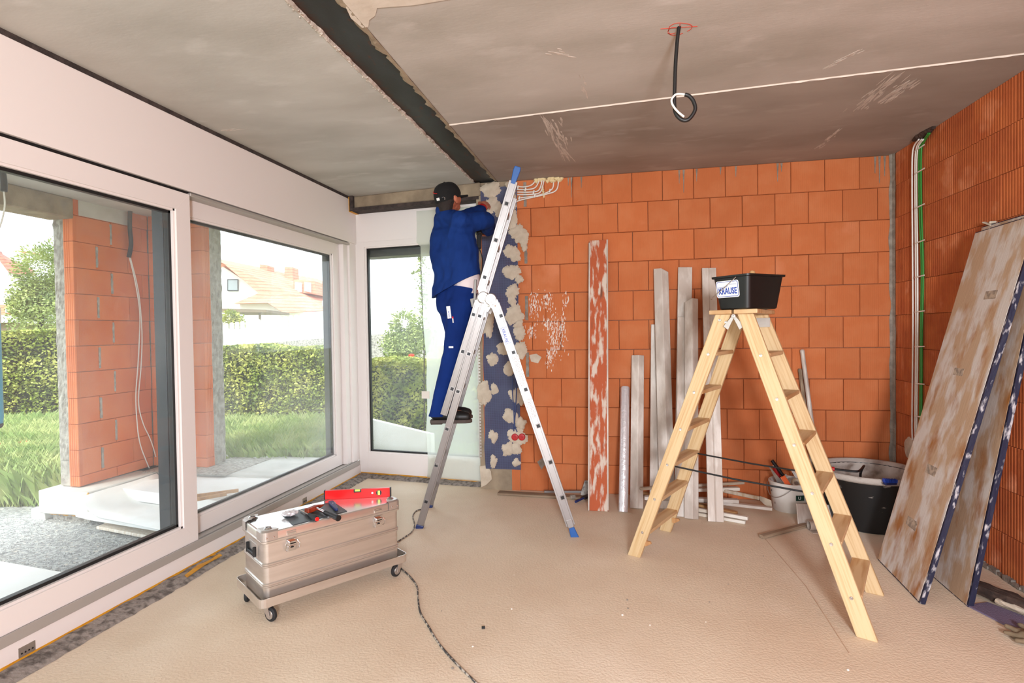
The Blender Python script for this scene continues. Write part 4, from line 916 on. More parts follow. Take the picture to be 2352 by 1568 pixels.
# ------------------------------------------------------------------ leaning boards and straightedges
def lean(name, bot, topp_, y0, wd, poly, mat, label, cat, group=None, cut=None):
    b = at(bot[0], bot[1], 'z', 0); t = at(topp_[0], topp_[1], 'y', y0)
    T = fr(b, t-b, (1,0,0)); L = (t-b).length; m = MB(); n = len(poly)
    m.v = [(x*wd, y, 0) for x, y in poly]+[(x*wd, y, L+(cut(x) if cut else 0)) for x, y in poly]
    m.f = [tuple(range(n-1,-1,-1)), tuple(range(n,2*n))]+[(i,(i+1)%n,n+(i+1)%n,n+i) for i in range(n)]; m.m = [0]*len(m.f)
    o = m.build(name, MT[mat], None, T=T, bevel=.002); tag(o, label, cat, group); return o, T, L
# +y of the local frame looks away from us for a leaning bar (x to the right, z up), so faces carry -y
box = [(-.5,-.010),(.5,-.010),(.5,.010),(-.5,.010)]
groove = [(-.5,-.012),(-.04,-.012),(-.02,-.007),(.02,-.007),(.04,-.012),(.5,-.012),(.5,.012),(-.5,.012)]
trap = [(-.5,-.006),(.02,-.022),(.08,-.022),(.5,-.004),(.5,.012),(-.5,.012)]
orange, T, L = lean('board', (1375,1173), (1375,552), 4.82, .152, box, 'splank', 'tall orange board smeared with white plaster, leaning on the brick wall', 'board')
m = MB(); m.box(-.083,-.070,-.018,.004,0,L*.99); m.box(.066,.078,-.016,.004,0.01,L); m.build('edge_strip', MT['dustal'], orange, T=T, bevel=.002)
rb, rt = at(1431.5,1176,'z',.0), at(1436,889,'y',4.80); T = fr(rb, rt-rb, (1,0,0)); L = (rt-rb).length
m = MB(); m.lathe([(0,0),(.022,0),(.036,.002),(.037,.02),(.0365,L*.5),(.037,L-.01),(.034,L),(.022,L),(.022,L-.06),(0,L-.06)], T, n=24); tag(m.build('foil_roll', MT['foil'], smooth=True), 'shiny silver foil roll standing by the orange board', 'roll')
lean('straightedge', (1462,1167), (1465,816), 4.84, .102, trap, 'dustal', 'shortest grey straightedge, standing just right of the foil roll', 'straightedge', 'straightedges leaning on the brick wall')
lean('straightedge', (1503,1160), (1506,745), 4.86, .075, box, 'dustal', 'dark narrow straightedge half hidden behind the two-faced one by the step ladder', 'straightedge', 'straightedges leaning on the brick wall')
lean('straightedge', (1533,1168), (1518,620), 4.845, .118, trap, 'dustal', 'tall tilted straightedge with a slanting cut top, second of the tall ones', 'straightedge', 'straightedges leaning on the brick wall', cut=lambda x: (.012 if x < .05 else -.04*x))
lean('straightedge', (1566,1178), (1573.5,614), 4.86, .112, box, 'dustal', 'smooth flat grey straightedge reaching highest, behind the shorter ridged one', 'straightedge', 'straightedges leaning on the brick wall')
lean('straightedge', (1562,1186), (1565,728), 4.73, .06, box, 'dustal', 'narrow straightedge in front of the smooth flat one', 'straightedge', 'straightedges leaning on the brick wall')
lean('straightedge', (1588,1191), (1588,686), 4.715, .102, trap, 'dustal', 'mid-height ridged straightedge with a pointed top standing before the flat one', 'straightedge', 'straightedges leaning on the brick wall', cut=lambda x: (-.03 if x < 0 else 0))
lean('straightedge', (1644,1198), (1628,616), 4.84, .110, groove, 'dustal', 'tall ribbed straightedge rising beside the black bucket', 'straightedge', 'straightedges leaning on the brick wall')
# loose laths on the floor by the wall
def fbar(name, a, b, wd, th, z, mat, label, cat, group=None, z2=None, x=(0,0,1)):
    p, q = at(a[0],a[1],'z',z), at(b[0],b[1],'z',z if z2 is None else z2)
    if p.y > YB-.04: p.y = YB-.04
    if q.y > YB-.04: q.y = YB-.04
    T = fr(p, q-p, x); m = MB(); L = (q-p).length; m.box(-th/2, th/2, -wd/2, wd/2, 0, L)
    o = m.build(name, MT[mat], None, T=T, bevel=.002); tag(o, label, cat, group); return o
G = 'loose laths in the pile by the brick wall'
LW = [((1470,1122),(1708,1108),.030,.020,.165,'lath','short raw lath lying highest at the back of the pile','lath'),
 ((1500,1126),(1697,1122),.045,.026,.125,'wwood','pale lath with a square end, just under the topmost one','lath'),
 ((1480,1142),(1696,1150),.05,.028,.080,'dustal','wide grey lath in the middle of the pile','lath'),
 ((1530,1140),(1774,1168),.040,.022,.055,'dustal','longest grey lath ending beside the white pail','lath'),
 ((1478,1120),(1692,1178),.045,.020,.034,'ostrip','raw brown lath with a slanted end, above the white pair','lath'),
 ((1560,1162),(1718,1190),.028,.024,.043,'wwood','upper of the two white laths pointing at the step ladder','lath'),
 ((1560,1172),(1712,1199),.030,.022,.012,'wwood','lower of the two white laths, flat on the floor','lath')]
for a, b, wd, th, z, mt, lb, ct in LW: fbar('lath', a, b, wd, th, z, mt, lb, ct, G)
# wooden mixing paddle with a spoon end
p, q = at(1660,1126,'z',.115), at(1745,1144,'z',.10); q.y = min(q.y, 4.8)
pd = thing('plaster_spoon', p, 'plaster-caked spoon with a pale wooden handle lying on the lath pile', 'spoon')
m = MB(); m.bar(p, q, .028, .022, (0,0,1)); m.build('handle', MT['lath'], pd, bevel=.004)
e = at(1766,1154,'z',.085); m = MB(); m.add([tuple(v) for v in (q+V((0,0,.022)), q-V((0,0,.018)), e+V((.02,0,.02)), e+V((.03,0,-.05)), q.lerp(e,.5)+V((0,-.012,.028)), q.lerp(e,.5)+V((0,-.012,-.035)), q.lerp(e,.5)+V((0,.02,.0)))], [(0,4,6),(4,2,6),(2,3,6),(3,5,6),(5,1,6),(1,0,6),(0,1,5,4),(4,5,3,2)])
m.build('spoon_head', MT['plaster'], pd, bevel=.004)
# long trowel board and tools along the wall foot
fbar('board_strip', (1145,1131), (1335,1142), .075, .02, .012, 'wood', 'flat brown board strip lying along the wall foot behind the ladder', 'board')
o = fbar('smoothing_profile', (1250,1128), (1352,1128), .034, .018, .034, 'alu', 'short metal smoothing profile lying on the brown board strip', 'profile')
p = at(1322,1152,'z',.016); q = at(1352,1138,'z',.03); br = thing('flat_brush', p, 'paint brush lying beside the foot of the orange board', 'brush')
m = MB(); m.cyl(p, p.lerp(q,.6), .011, .008, 10); m.build('handle', MT['dblue'], br, smooth=True); m = MB(); T = fr(p.lerp(q,.58), q-p, (0,0,1)); m.box(-.01,.01,-.02,.02,0,(q-p).length*.45, T); m.build('bristles', MT['rubber'], br, bevel=.002)
p = at(1316,1141,'z',.02); m = MB(); m.cbox((0,0,.02),(.05,.04,.035)); tag(m.build('mortar_lump', MT['mortar'], None, T=Matrix.Translation((p.x,p.y,0)) @ Matrix.Rotation(.5,4,'Z'), bevel=.01), 'small grey mortar lump on the floor near the brush', 'lump')
p = at(1345,1120,'z',.08); m = MB(); m.add([(-.05,0,.0),(.05,0,0),(.05,.006,.13),(-.01,.006,.13),(-.05,.02,.0),(.05,.02,0),(.05,.026,.13),(-.01,.026,.13)],[(0,1,2,3),(4,5,6,7),(0,1,5,4),(1,2,6,5),(2,3,7,6),(3,0,4,7)])
tag(m.build('slate_shard', MT['stonew'], None, T=Matrix.Translation((p.x, YB-.09, .001)), bevel=.004), 'grey slab shard leaning on the wall behind the orange board', 'shard')
# handles leaning in the corner
for a, b, r, lb, mt in (((1842,802),(1885,1150),.0165,'longer grey broom handle leaning on the wall behind the step ladder','dustal'),((1837,846),(1872,1120),.0145,'shorter brown handle leaning beside the longer grey one','wood')):
    t = at(*a,'y',YB-.022); bt = at(*b,'y',YB-.10); bt = V((bt.x, YB-.16, .005)); m = MB(); d = t-bt; L = d.length; T = fr(bt, d, (1,0,0))
    m.lathe([(0,0),(r,0),(r,L-.03),(r*1.12,L-.02),(r*.95,L-.006),(r*.5,L),(0,L)], T, n=12); tag(m.build('broom_handle', MT[mt], smooth=True), lb, 'handle', 'handles leaning in the corner')
bt = at(1893,1130,'y',4.72); fb = MB(); fb.bar((1.52,4.66,.002),(1.47,4.855,.62),.05,.02,(1,0,0)); tag(fb.build('batten', MT['ostrip'], bevel=.002), 'raw pine batten leaning behind the right stiles of the step ladder', 'batten')
# ------------------------------------------------------------------ white pail with tools
PC = V((1.258, 4.690, 0)); pl = thing('pail', PC, 'white plastic pail full of hand tools under the step ladder', 'pail')
PT = Matrix.Translation(PC)
m = MB(); m.lathe([(0,0),(.122,0),(.126,.004),(.146,.205),(.153,.207),(.154,.222),(.149,.226),(.142,.224),(.140,.205),(.12,.012),(0,.010)], PT, n=36); pb = m.build('pail_body', MT['pail'], pl, smooth=True)
vd = (V((0,0,0))-PC); vd.z = 0; vd.normalize(); sd_ = V((-vd.y, vd.x, 0))
def onpail(ang, z, r): a = math.atan2(vd.y, vd.x)+math.radians(ang); return PC+V((math.cos(a)*r, math.sin(a)*r, z)), V((math.cos(a), math.sin(a), 0))
m = MB(); pts = []
for k in range(15):
    a = -95+ (95+5)*k/14; p, n_ = onpail(a, .195-.085*math.sin(math.pi*k/14)*1.0, .155+.006); pts.append(p)
m.tube(pts, .003, 6); m.build('wire_handle', MT['tool'], pl, smooth=True)
for ang, z, s, tx in ((30,.125,.045,'U'), (-62,.15,.02,'K'), (-50,.06,.02,'S')):
    p, n_ = onpail(ang, z, .126+.02*z/.2+.0035); x_ = V((0,0,1)).cross(n_); T = fr(p, n_, x_)
    if tx == 'U':
        lb_ = MB(); lb_.cbox((0,0,-.004),(.062,.040,.006)); q_ = lb_.build('printed_label', MT['dgreen'] if 'dgreen' in MT else MT['black'], pl, T=T); text_obj('lettering','U',MT['sticker'],q_,T @ Matrix.Translation((-.006,0,.0002)),.034,.0,.0006)
    else: text_obj('lettering', tx, MT['black'], pl, T, s, 0, .0006)
def toolstick(name, base, tip, fn, label, cat):
    t = thing(name, base, label, cat); fn(t, V(base), V(tip)); return t
rim = lambda px, py, z: at(px, py, 'z', z)
def _t1(t, a, b):
    m = MB(); m.add([tuple(v) for v in (a-sd_*.03, a+sd_*.03, b+sd_*.004, b-sd_*.004)]+[tuple(v+vd*.003) for v in (a-sd_*.03, a+sd_*.03, b+sd_*.004, b-sd_*.004)], [(0,1,2,3),(4,5,6,7),(0,1,5,4),(1,2,6,5),(2,3,7,6),(3,0,4,7)]); m.build('blade', MT['tool'], t)
    m = MB(); m.cyl(a-(b-a)*.5, a, .012, n=8); m.build('handle', MT['wood'], t)
def inpail(dx, dy, z): return PC+_R*dx+_F*dy+V((0,0,z))
toolstick('pointing_trowel', inpail(-.06,-.04,.17), inpail(-.165,-.02,.335), _t1, 'pointed trowel sticking out at the left rim of the white pail', 'trowel')
def _t2(t, a, b):
    m = MB(); m.bar(a, b, .036, .010, (1,0,0)); m.build('blade', MT['orange'], t, bevel=.002); m = MB(); m.bar(a-vd*.0, b, .040, .004, (1,0,0)); m.build('edge', MT['lath'], t)
toolstick('orange_float', inpail(-.01,-.09,.14), inpail(-.09,-.07,.275), _t2, 'orange plastic scraper standing in the white pail', 'scraper')
def _t3(t, a, b):
    d = b-a; m = MB(); m.cyl(a+d*.45, b, .013, .014, 12); m.build('handle', MT['black'], t, smooth=True); m = MB(); m.cyl(a, a+d*.46, .006, n=8); m.bar(a+d*.4-sd_*0, a+d*.48, .05, .008, (1,0,0)); m.build('shaft', MT['tool'], t)
toolstick('putty_knife', inpail(.03,.0,.15), inpail(-.115,.05,.37), _t3, 'tool with a long black handle sticking out of the white pail', 'tool')
def _t4(t, a, b):
    d = b-a; m = MB(); m.cyl(a, b, .017, n=12); m.build('tube', MT['redp'], t, smooth=True); m = MB(); m.cyl(b, b+d.normalized()*.012, .017, .010, 12); m.build('cap', MT['sticker'], t, smooth=True)
toolstick('sealant_tube', inpail(-.02,.05,.14), inpail(-.085,.07,.315), _t4, 'red and white sealant tube in the white pail', 'tube')
def _t5(t, a, b):
    m = MB(); T = fr(a, b-a, (1,0,0)); m.lathe([(.028+.014*math.cos(u), .014*math.sin(u)) for u in [2*math.pi*k/10 for k in range(11)]], T, n=20); m.build('roll', MT['lath'], t, smooth=True)
toolstick('tape_roll', inpail(.025,-.055,.215), inpail(.0,-.12,.26), _t5, 'pale roll of tape lying on the tools in the white pail', 'tape')
def _t6(t, a, b):
    for k in (-1,1): m = MB(); m.bar(a+sd_*.012*k, b+sd_*.004*k, .010, .006, (1,0,0)); m.build('jaw', MT['tool'], t)
toolstick('pliers', inpail(.10,-.04,.16), inpail(.015,.0,.31), _t6, 'pair of steel pliers leaning in the white pail', 'pliers')
# wooden float board in front of the pail
p = at(1832,1206,'z',.004); q_ = at(1905,1200,'z',.004); d = (q_-p); T = fr(p, (0,.28,.96), d)
m = MB(); m.box(0,.30,0,.012,0,.15); tag(m.build('grout_float', MT['dustal'], None, T=T @ Matrix.Translation((0,-.01,0)), bevel=.003), 'grey plaster float board standing in front of the white pail', 'float')
# sticks and pipe clip on the floor
fbar('stick', (1748,1232), (1852,1205), .034, .022, .014, 'wood', 'brown square stick lying on the floor in front of the pail', 'stick')
p = at(1858,1218,'z',.0); T = fr(p+V((0,0,.036)), (V((1,.15,0))), (0,0,1)); m = MB(); n = 24
m.lathe([(.034,0),(.034,.13),(.029,.13),(.029,0),(.034,0)], T, n=20); m.box(-.038,-.030,-.06,.06,0,.13,T)
tag(m.build('pipe_bracket', MT['dustal'], smooth=True), 'grey pipe piece with a flat base beside the brown stick', 'pipe')
# ------------------------------------------------------------------ black mortar tub
TC = V((1.715, 4.44, 0)); tb = thing('mortar_tub', TC, 'big round black mortar tub with plaster-crusted rim in the corner', 'tub')
m = MB(); m.lathe([(0,0),(.245,0),(.255,.006),(.312,.372),(.300,.372),(.246,.02),(0,.018)], Matrix.Translation(TC), n=48); m.build('tub_body', MT['tub'], tb, smooth=True)
m = MB(); prof = [(.308,.350),(.322,.356),(.334,.366),(.336,.392),(.328,.400),(.312,.396),(.292,.352),(.254,.12),(.240,.024),(0,.023)]
m.lathe(prof, Matrix.Translation(TC), n=60); m.build('crusted_rim', MT['tubrim'], tb, smooth='all')
pk = [at(*p,'z',z) for p, z in (((1898,1075),.43),((1917,1077),.43),((1962,1082),.43),((1975,1080),.43),((1984,1070),.435),((1983,1072),.42),((1977,1085),.40),((1976,1100),.33))]
mx = thing('stirring_hook', TC+V((0,0,.3)), 'bent black hook with a red grip hanging over the tub rim', 'hook')
m = MB(); m.tube(smooth_path(pk[1:],6), .008, 8); m.build('bent_rod', MT['black'], mx, smooth=True); m = MB(); m.cyl(pk[0], pk[1], .017, .014, 12); m.build('grip', MT['redp'], mx, smooth=True)
c = at(2044,1110,'z',.385); bs = thing('scrub_brush', c, 'blue scrubbing brush lying inside the rim of the mortar tub', 'brush')
m = MB(); m.cbox((0,0,0),(.085,.04,.016),Matrix.Translation(c) @ Matrix.Rotation(.2,4,'Z')); m.build('brush_back', MT['dblue'], bs, bevel=.008)
m = MB()
for i in range(16):
    for j in range(4): q = c+V((-.038+i*.005, -.014+j*.009, .008)); m.bar(q, q+V((random.uniform(-.004,.004), 0, .022)), .003, .003)
o = m.build('bristles', MT['sblue'], bs); o['kind'] = 'stuff'
m = MB(); pts = [at(*p,'z',z) for p, z in (((2062,1122),.33),((2035,1160),.2),((2018,1218),.0),((2052,1250),.0),((2062,1190),.16))]
b0, b1 = V((1.80,4.02,.003)), V((1.80,4.10,.36)); m = MB(); n = 12; vs = []; fs = []
for i in range(n+1):
    for j in range(9):
        t = i/n; s = j/8-.5; vs.append((1.83+s*.24*(1-.25*t)+.012*mnoise.noise(V((s*6,t*5,1))), 3.985+.05*t+.02*mnoise.noise(V((s*9,t*7,4))), .003+.36*t*(1-.5*s*s)))
for i in range(n):
    for j in range(8): fs.append((i*9+j, i*9+j+1, (i+1)*9+j+1, (i+1)*9+j))
m.add(vs, fs); tag(m.build('plastic_wrap', MT['film'], smooth='all'), 'crumpled clear plastic wrap between the tub and the shuttering panel', 'plastic wrap')
# ------------------------------------------------------------------ shuttering panels on the right wall
def panel(bl, br, tl, tr, th, label):
    bl, br, tl, tr = V(bl), V(br), V(tl), V(tr); z = ((tl-bl)+(tr-br)).normalized(); x = (br-bl); wd = x.length; T = fr(bl, z, x); L = ((tl-bl).length+(tr-br).length)/2
    if T.to_3x3().col[1].x < 0: pass
    root = thing('shuttering_panel', bl, label, 'panel', 'shuttering panels leaning on the ribbed wall', T=T)
    yb = th if T.to_3x3().col[1].x > 0 else -th
    y0, y1 = min(0,yb), max(0,yb); e = .004
    MB().box(.004, wd-.016, y0, y1, .006, L-.006).build('plywood_face', MT['ply'], root, T=T)
    m = MB(); m.box(wd-.016, wd, y0+.001, y1, 0, L); m.box(0,.004,y0+.001,y1,0,L); m.box(.004,wd-.016,y0+.001,y1,0,.006); m.box(.004,wd-.016,y0+.001,y1,L-.006,L); m.build('painted_edge', MT['navy'], root, T=T, bevel=.001)
    return root, T, wd, L, y0
p1r = panel((1.495,3.742,.002),(1.462,3.176,.002),(1.995,3.720,1.952),(1.975,3.150,1.952),.026,'front shuttering panel with navy painted edge leaning on the ribbed wall')
panel((1.700,3.760,.002),(1.680,3.180,.002),(2.035,3.740,1.985),(2.030,3.150,1.985),.026,'rear shuttering panel leaning on the ribbed wall, half hidden by the front one')
root, T, wd, L, y0 = p1r
for (u, v, a, b) in ((.30,1.60,.11,.045),(.22,1.18,.10,.04),(.24,.62,.11,.05),(.20,.30,.12,.05)):   # faded stamps, no legible words
    MB().box(wd*.5-.28+u-.0, wd*.5-.28+u+a, y0-.0006, y0+.001, v, v+b).build('faded_stamp', MT['stamp'], root, T=T)
# ------------------------------------------------------------------ bits in the right corner
pp = [at(*p,'z',0) for p in ((2205,1392),(2236,1380),(2330,1418),(2385,1445),(2352,1440),(2290,1428))]
m = MB(); q = [(1.68,3.19),(1.80,3.24),(1.92,3.06),(1.96,2.90),(1.82,2.92),(1.74,3.02)]
m.prism(q, .001, .008); tag(m.build('woven_mat', MT['purple'], bevel=.001), 'flat purple woven mat on the floor by the right wall', 'mat')
def chunk(a, b, wd, th, z, mat, label, seed):
    p, q = V(a), V(b); T = fr(p, q-p, (0,0,1)); L = (q-p).length; n = 16; m = MB(); k = 8
    for i in range(n+1):
        for j in range(k):
            an = 2*math.pi*j/k; r = 1+.35*mnoise.noise(V((i*.5, j*1.1, seed))); m.v.append((math.cos(an)*th/2*r, math.sin(an)*wd/2*r, L*i/n))
    m.f = [(i*k+j, i*k+(j+1)%k, (i+1)*k+(j+1)%k, (i+1)*k+j) for i in range(n) for j in range(k)]+[tuple(range(k-1,-1,-1)), tuple(range(n*k,n*k+k))]; m.m = [0]*len(m.f)
    o = m.build('wood_chunk' if mat != 'lath' else 'split_lath', MT[mat], None, T=T); tag(o, label, 'wood scrap'); return o
chunk((1.80,3.36,.040),(2.0,3.0,.045),.10,.065,.02,'bark','dark rough bark-covered wood chunk by the foot of the rear panel',1)
chunk((1.835,3.22,.028),(2.0,2.90,.030),.05,.03,.02,'lath','pale split lath lying against the dark bark chunk',4)
chunk((1.90,3.02,.022),(2.03,2.74,.024),.04,.026,.02,'wwood','short white scrap lath at the right end of the bark pieces',8)
# work glove : palm with five fingers
gc = at(2335,1462,'z',0); gl = []
def caps_mesh(caps, name, mat, voxel, parent=None, T=None, sm=2, disp=None):
    m = MB()
    for c in caps:
        p0, r0, p1, r1 = V(c[0]), c[1], V(c[2]), c[3]; d = p1-p0
        if d.length < 1e-4: d = V((0,0,1e-3)); p1 = p0+d
        L = d.length; pr = [(0,-r0)]+[(r0*math.cos(a), r0*math.sin(a)) for a in (-1.05,-.5)]+[(r0,0),(r1,L)]+[(r1*math.cos(a), L+r1*math.sin(a)) for a in (.5,1.05)]+[(0,L+r1)]
        m.lathe(pr, fr(p0, d, (.3,.5,.2)), n=14)
    me = bpy.data.meshes.new(name); me.from_pydata(m.v, [], m.f); bm = bmesh.new(); bm.from_mesh(me); bmesh.ops.remove_doubles(bm, verts=bm.verts, dist=1e-6); bmesh.ops.recalc_face_normals(bm, faces=bm.faces); bm.to_mesh(me); bm.free()
    o = bpy.data.objects.new(name+'_t', me); COL.objects.link(o)
    r = o.modifiers.new('r','REMESH'); r.mode = 'VOXEL'; r.voxel_size = voxel; s = o.modifiers.new('s','SMOOTH'); s.factor = .6; s.iterations = sm
    dg = bpy.context.evaluated_depsgraph_get(); me2 = bpy.data.meshes.new_from_object(o.evaluated_get(dg)); bpy.data.objects.remove(o)
    if disp:
        nr = [v.normal.copy() for v in me2.vertices]
        for v, n_ in zip(me2.vertices, nr): v.co += n_*disp(v.co, n_)
    me2.materials.clear(); me2.materials.append(MT[mat]); me2.name = name
    me2.polygons.foreach_set('use_smooth', [True]*len(me2.polygons))
    T = T if T is not None else Matrix.Translation(WM[parent.name].translation if parent is not None else V((0,0,0)))
    me2.transform(T.inverted()); return inst(name, me2, parent, T)
g0 = gc+V((.03,-.02,.022)); ga = V((-.55,.8,0)).normalized(); gb = V((.8,.55,0)).normalized()
caps = [(g0-gb*.03,.022,g0+gb*.03,.022),(g0-ga*.06-gb*.025,.020,g0-ga*.06+gb*.025,.022),(g0-ga*.12-gb*.03,.018,g0-ga*.12+gb*.03,.018)]
for k, (o_, l) in enumerate(((-.042,.055),(-.015,.068),(.014,.064),(.040,.05))): caps.append((g0+gb*o_, .014, g0+gb*(o_*1.25)+ga*l+V((0,0,.012 if k%2 else -.004)), .011))
caps.append((g0-ga*.05-gb*.04, .014, g0-ga*.0-gb*.085+V((0,0,-.006)), .011))
o = caps_mesh(caps, 'work_glove', 'glove', .006, None, Matrix.Translation((gc.x,gc.y,0)), 2, lambda c, n: .003*mnoise.noise(c*40)); tag(o, 'dirty brown work glove lying by the right edge of the floor', 'glove')
# ------------------------------------------------------------------ cables
def cable(name, pts, r, mat, label, n=6, parent=None):
    m = MB(); m.tube(smooth_path(pts, n), r, 8); o = m.build(name, MT[mat], parent, smooth='all')
    if label: tag(o, label, 'cable')
    return o
def wallrun(offs, x_top, colour, label, r, j=0):
    P = [at(2132+offs*.7,306,'x',XR-.035), at(2118+offs*.9,326,'x',XR-.02), at(2111+offs,350,'x',XR-.016), at(2111+offs,470,'x',XR-.014), at(2116+offs*.9,620,'x',XR-.014), at(2114+offs*.8,760,'x',XR-.014), at(2113+offs*.8,900,'x',XR-.014), at(2112+offs*.8,985,'x',XR-.014)]
    return cable('wall_cable', P, r, colour, label)
wallrun(1, 0, 'cable_g', 'green cable nearer the corner running down the ribbed brick wall', .0065)
wallrun(5, 0, 'cable_g', 'green cable farther from the corner, running down the ribbed brick wall', .0065)
for k, (o_, lb) in enumerate(((-17,'white cable nearest the corner, one of three running down the ribbed brick wall'),(-10,'middle one of the three white cables on the ribbed brick wall'),(-6,'white cable next to the green pair on the ribbed brick wall'))):
    P = [at(2126+o_*.9,320,'x',XR-.035), at(2114+o_,345,'x',XR-.018), at(2112+o_,420,'x',XR-.012), at(2113+o_,560,'x',XR-.012), at(2114+o_,760,'x',XR-.012), at(2112+o_,960,'x',XR-.012), at(2113+o_,1010,'x',XR-.012)]
    cable('wall_cable', P, .0058, 'cable_w', lb)
for i, y in enumerate((342,395,475,556,635,715,795,880,955)):
    nth = ('topmost','second','third','fourth','fifth','sixth','seventh','eighth','lowest')[i]
    p = at(2110,y,'x',XR-.016); q = at(2120,y-2,'x',XR-.016)
    m = MB(); m.bar(V((XR-.024,p.y+.035,p.z-.004)), V((XR-.022,q.y-.03,p.z+.002)), .008, .003, (0,0,1)); tag(m.build('cable_clip', MT['cable_w']), nth+' white plastic clip from the top on the cables of the ribbed wall', 'clip', 'cable clips on the ribbed wall')
m = MB(); rs = random.Random(2); p = at(2118,312,'x',XR-.03)
n, k = 12, 8
for i in range(n+1):
    for j in range(k):
        an = 2*math.pi*j/k; r = (.012+.018*math.sin(math.pi*(i+.5)/(n+1)))*(1+.5*mnoise.noise(V((i*.8,j*1.3,6)))); m.v.append((XR-.022+math.cos(an)*r, p.y-.13+.26*i/n, HC-.008+math.sin(an)*r*.8))
m.f = [(i*k+j, i*k+(j+1)%k, (i+1)*k+(j+1)%k, (i+1)*k+j) for i in range(n) for j in range(k)]+[tuple(range(k-1,-1,-1)), tuple(range(n*k,n*k+k))]; m.m = [0]*len(m.f)
tag(m.build('cable_outlet', MT['bark']), 'dark ragged filler where the cables leave the ceiling corner', 'outlet')
sk = at(2086,1030,'x',XR-.012); so2 = thing('socket_box', sk, 'single red socket box plastered into the right wall behind the panel', 'socket')
MB().lathe([(0,0),(.03,.002),(.033,.006),(.033,.03)], fr(sk-V((.01,0,0)),(1,0,0)), n=18).build('box_cover', MT['redp'], so2, smooth=True)
m = MB(); n = 20; m.v = [(XR-.014,sk.y,sk.z)]+[(XR-.004, sk.y+math.cos(a)*.075*(1+.3*mnoise.noise(V((math.cos(a)*2,math.sin(a)*2,3)))), sk.z+math.sin(a)*.09*(1+.3*mnoise.noise(V((math.cos(a)*2,math.sin(a)*2,9))))) for a in [2*math.pi*k/n for k in range(n)]]
m.f = [(0,1+k,1+(k+1)%n) for k in range(n)]; m.m = [0]*n; m.build('plaster_ring', MT['plaster'], so2)
# anchor on the right wall
p = at(2286,510,'x',XR); m = MB(); m.cyl((XR-.03,p.y,p.z),(XR+.01,p.y,p.z),.008,n=8); m.bar((XR-.03,p.y+.05,p.z+.01),(XR-.028,p.y-.02,p.z-.02),.02,.008); tag(m.build('wall_tie', MT['plaster'], bevel=.003), 'small plaster-caked wall tie above the shuttering panel', 'wall tie')
# white cables fanning from ceiling to the pier
ends = [(1232,413),(1240,414),(1246,414),(1250,414),(1271,413),(1283,413)]
mids = [((1222,424),(1205,429),(1187,428)),((1230,430),(1212,435),(1187,435)),((1238,436),(1218,441),(1188,441)),((1242,440),(1222,446),(1188,447)),((1268,434),(1238,448),(1190,455)),((1278,436),(1250,447),(1188,462))]
for k, (e, ms) in enumerate(zip(ends, mids)):
    P = [at(e[0],e[1],'y',YB-.014)+V((0,0,.0))]+[at(x,y,'y',YB-.014-(k%2)*.012) for x, y in ms]
    P[0].z = HC-.004
    if k == 5: P.append(at(1186,476,'y',YB-.014))
    cable('ceiling_cable', P, .0058, 'cable_w', ['first','second','third','fourth','fifth','lowest, sixth'][k]+' white cable from the top in the ceiling bundle above the brick wall')
m = MB(); rs = random.Random(4)
for i in range(26):
    x = rs.uniform(1228,1290); p = at(x,412,'y',YB-.01); m.lathe([(0,-.02),(rs.uniform(.012,.024),-.008),(.02,.006),(0,.012)], Matrix.Translation((p.x,YB-.012,HC-rs.uniform(0,.03))), n=6)
for i in range(5): p = at(1246+i*.8,430+i*5,'y',YB-.015); m.lathe([(0,-.02),(.012,0),(0,.02)], Matrix.Translation(p), n=5)
tag(m.build('mounting_foam', MT['foam']), 'dried yellowish foam around the cables where they leave the ceiling', 'foam')
for x, y, lb in ((1207,435,'upper middle'),(1226,441,'middle'),(1263,438,'farthest out'),(1228,450,'lower middle'),(1190,430,'topmost'),(1193,455,'lowest')):
    p = at(x,y,'y',YB-.024); m = MB(); m.cbox((0,0,0),(.012,.02,.03),Matrix.Translation(p) @ Matrix.Rotation(.3,4,'Y')); tag(m.build('cable_clip', MT['cable_w'], bevel=.002), lb+' white clip on the cable bundle above the brick wall', 'clip', 'cable clips above the brick wall')
# hanging ceiling cable with loop
yC = 2.593
def lc(x, y): return at(x, y, 'y', yC)
lp = thing('ceiling_lamp_cable', lc(1560,62), 'thick black cable hanging from the ceiling with a loop at its end', 'cable')
c0 = lc(1560,58); c0.z = HC+.004
m = MB(); m.tube(smooth_path([c0]+[lc(*p) for p in ((1556,90),(1552,140),(1550,190),(1549,240),(1553,262),(1566,275),(1580,275),(1592,262),(1597,248),(1592,231),(1582,220),(1573,217))],6), .0085, 10); m.build('black_sheath', MT['cable_k'], lp, smooth='all')
m = MB(); P = [lc(*p) for p in ((1573,217),(1562,217),(1551,220),(1542,232),(1544,246),(1555,262),(1570,272))]
for i, p in enumerate(P): p.y -= .006*i if i < 6 else .02
m.tube(smooth_path(P,6), .0048, 8); m.build('white_core', MT['cable_w'], lp, smooth='all')
m = MB()
for cx, cy, r in ((1547,70,.026),(1560,66,.05)):
    c = at(cx,cy,'z',HC); n = 28
    for k in range(n):
        if k in (3,4,12): continue
        a, b = 2*math.pi*k/n, 2*math.pi*(k+1)/n; rr = r*(1+.1*math.sin(3*a+cx)); r2 = r*(1+.1*math.sin(3*b+cx)); m.bar((c.x+rr*math.cos(a),c.y+rr*math.sin(a),HC-.0008),(c.x+r2*math.cos(b),c.y+r2*math.sin(b),HC-.0008),.003,.0016)
a, b = at(1517,66,'z',HC), at(1602,60,'z',HC); m.bar((a.x,a.y,HC-.0008),(b.x,b.y,HC-.0008),.003,.0016); m.bar((c.x,c.y-.04,HC-.0008),(c.x,c.y+.03,HC-.0008),.003,.0016)
m.build('pencil_mark', MT['mark'], ceil)
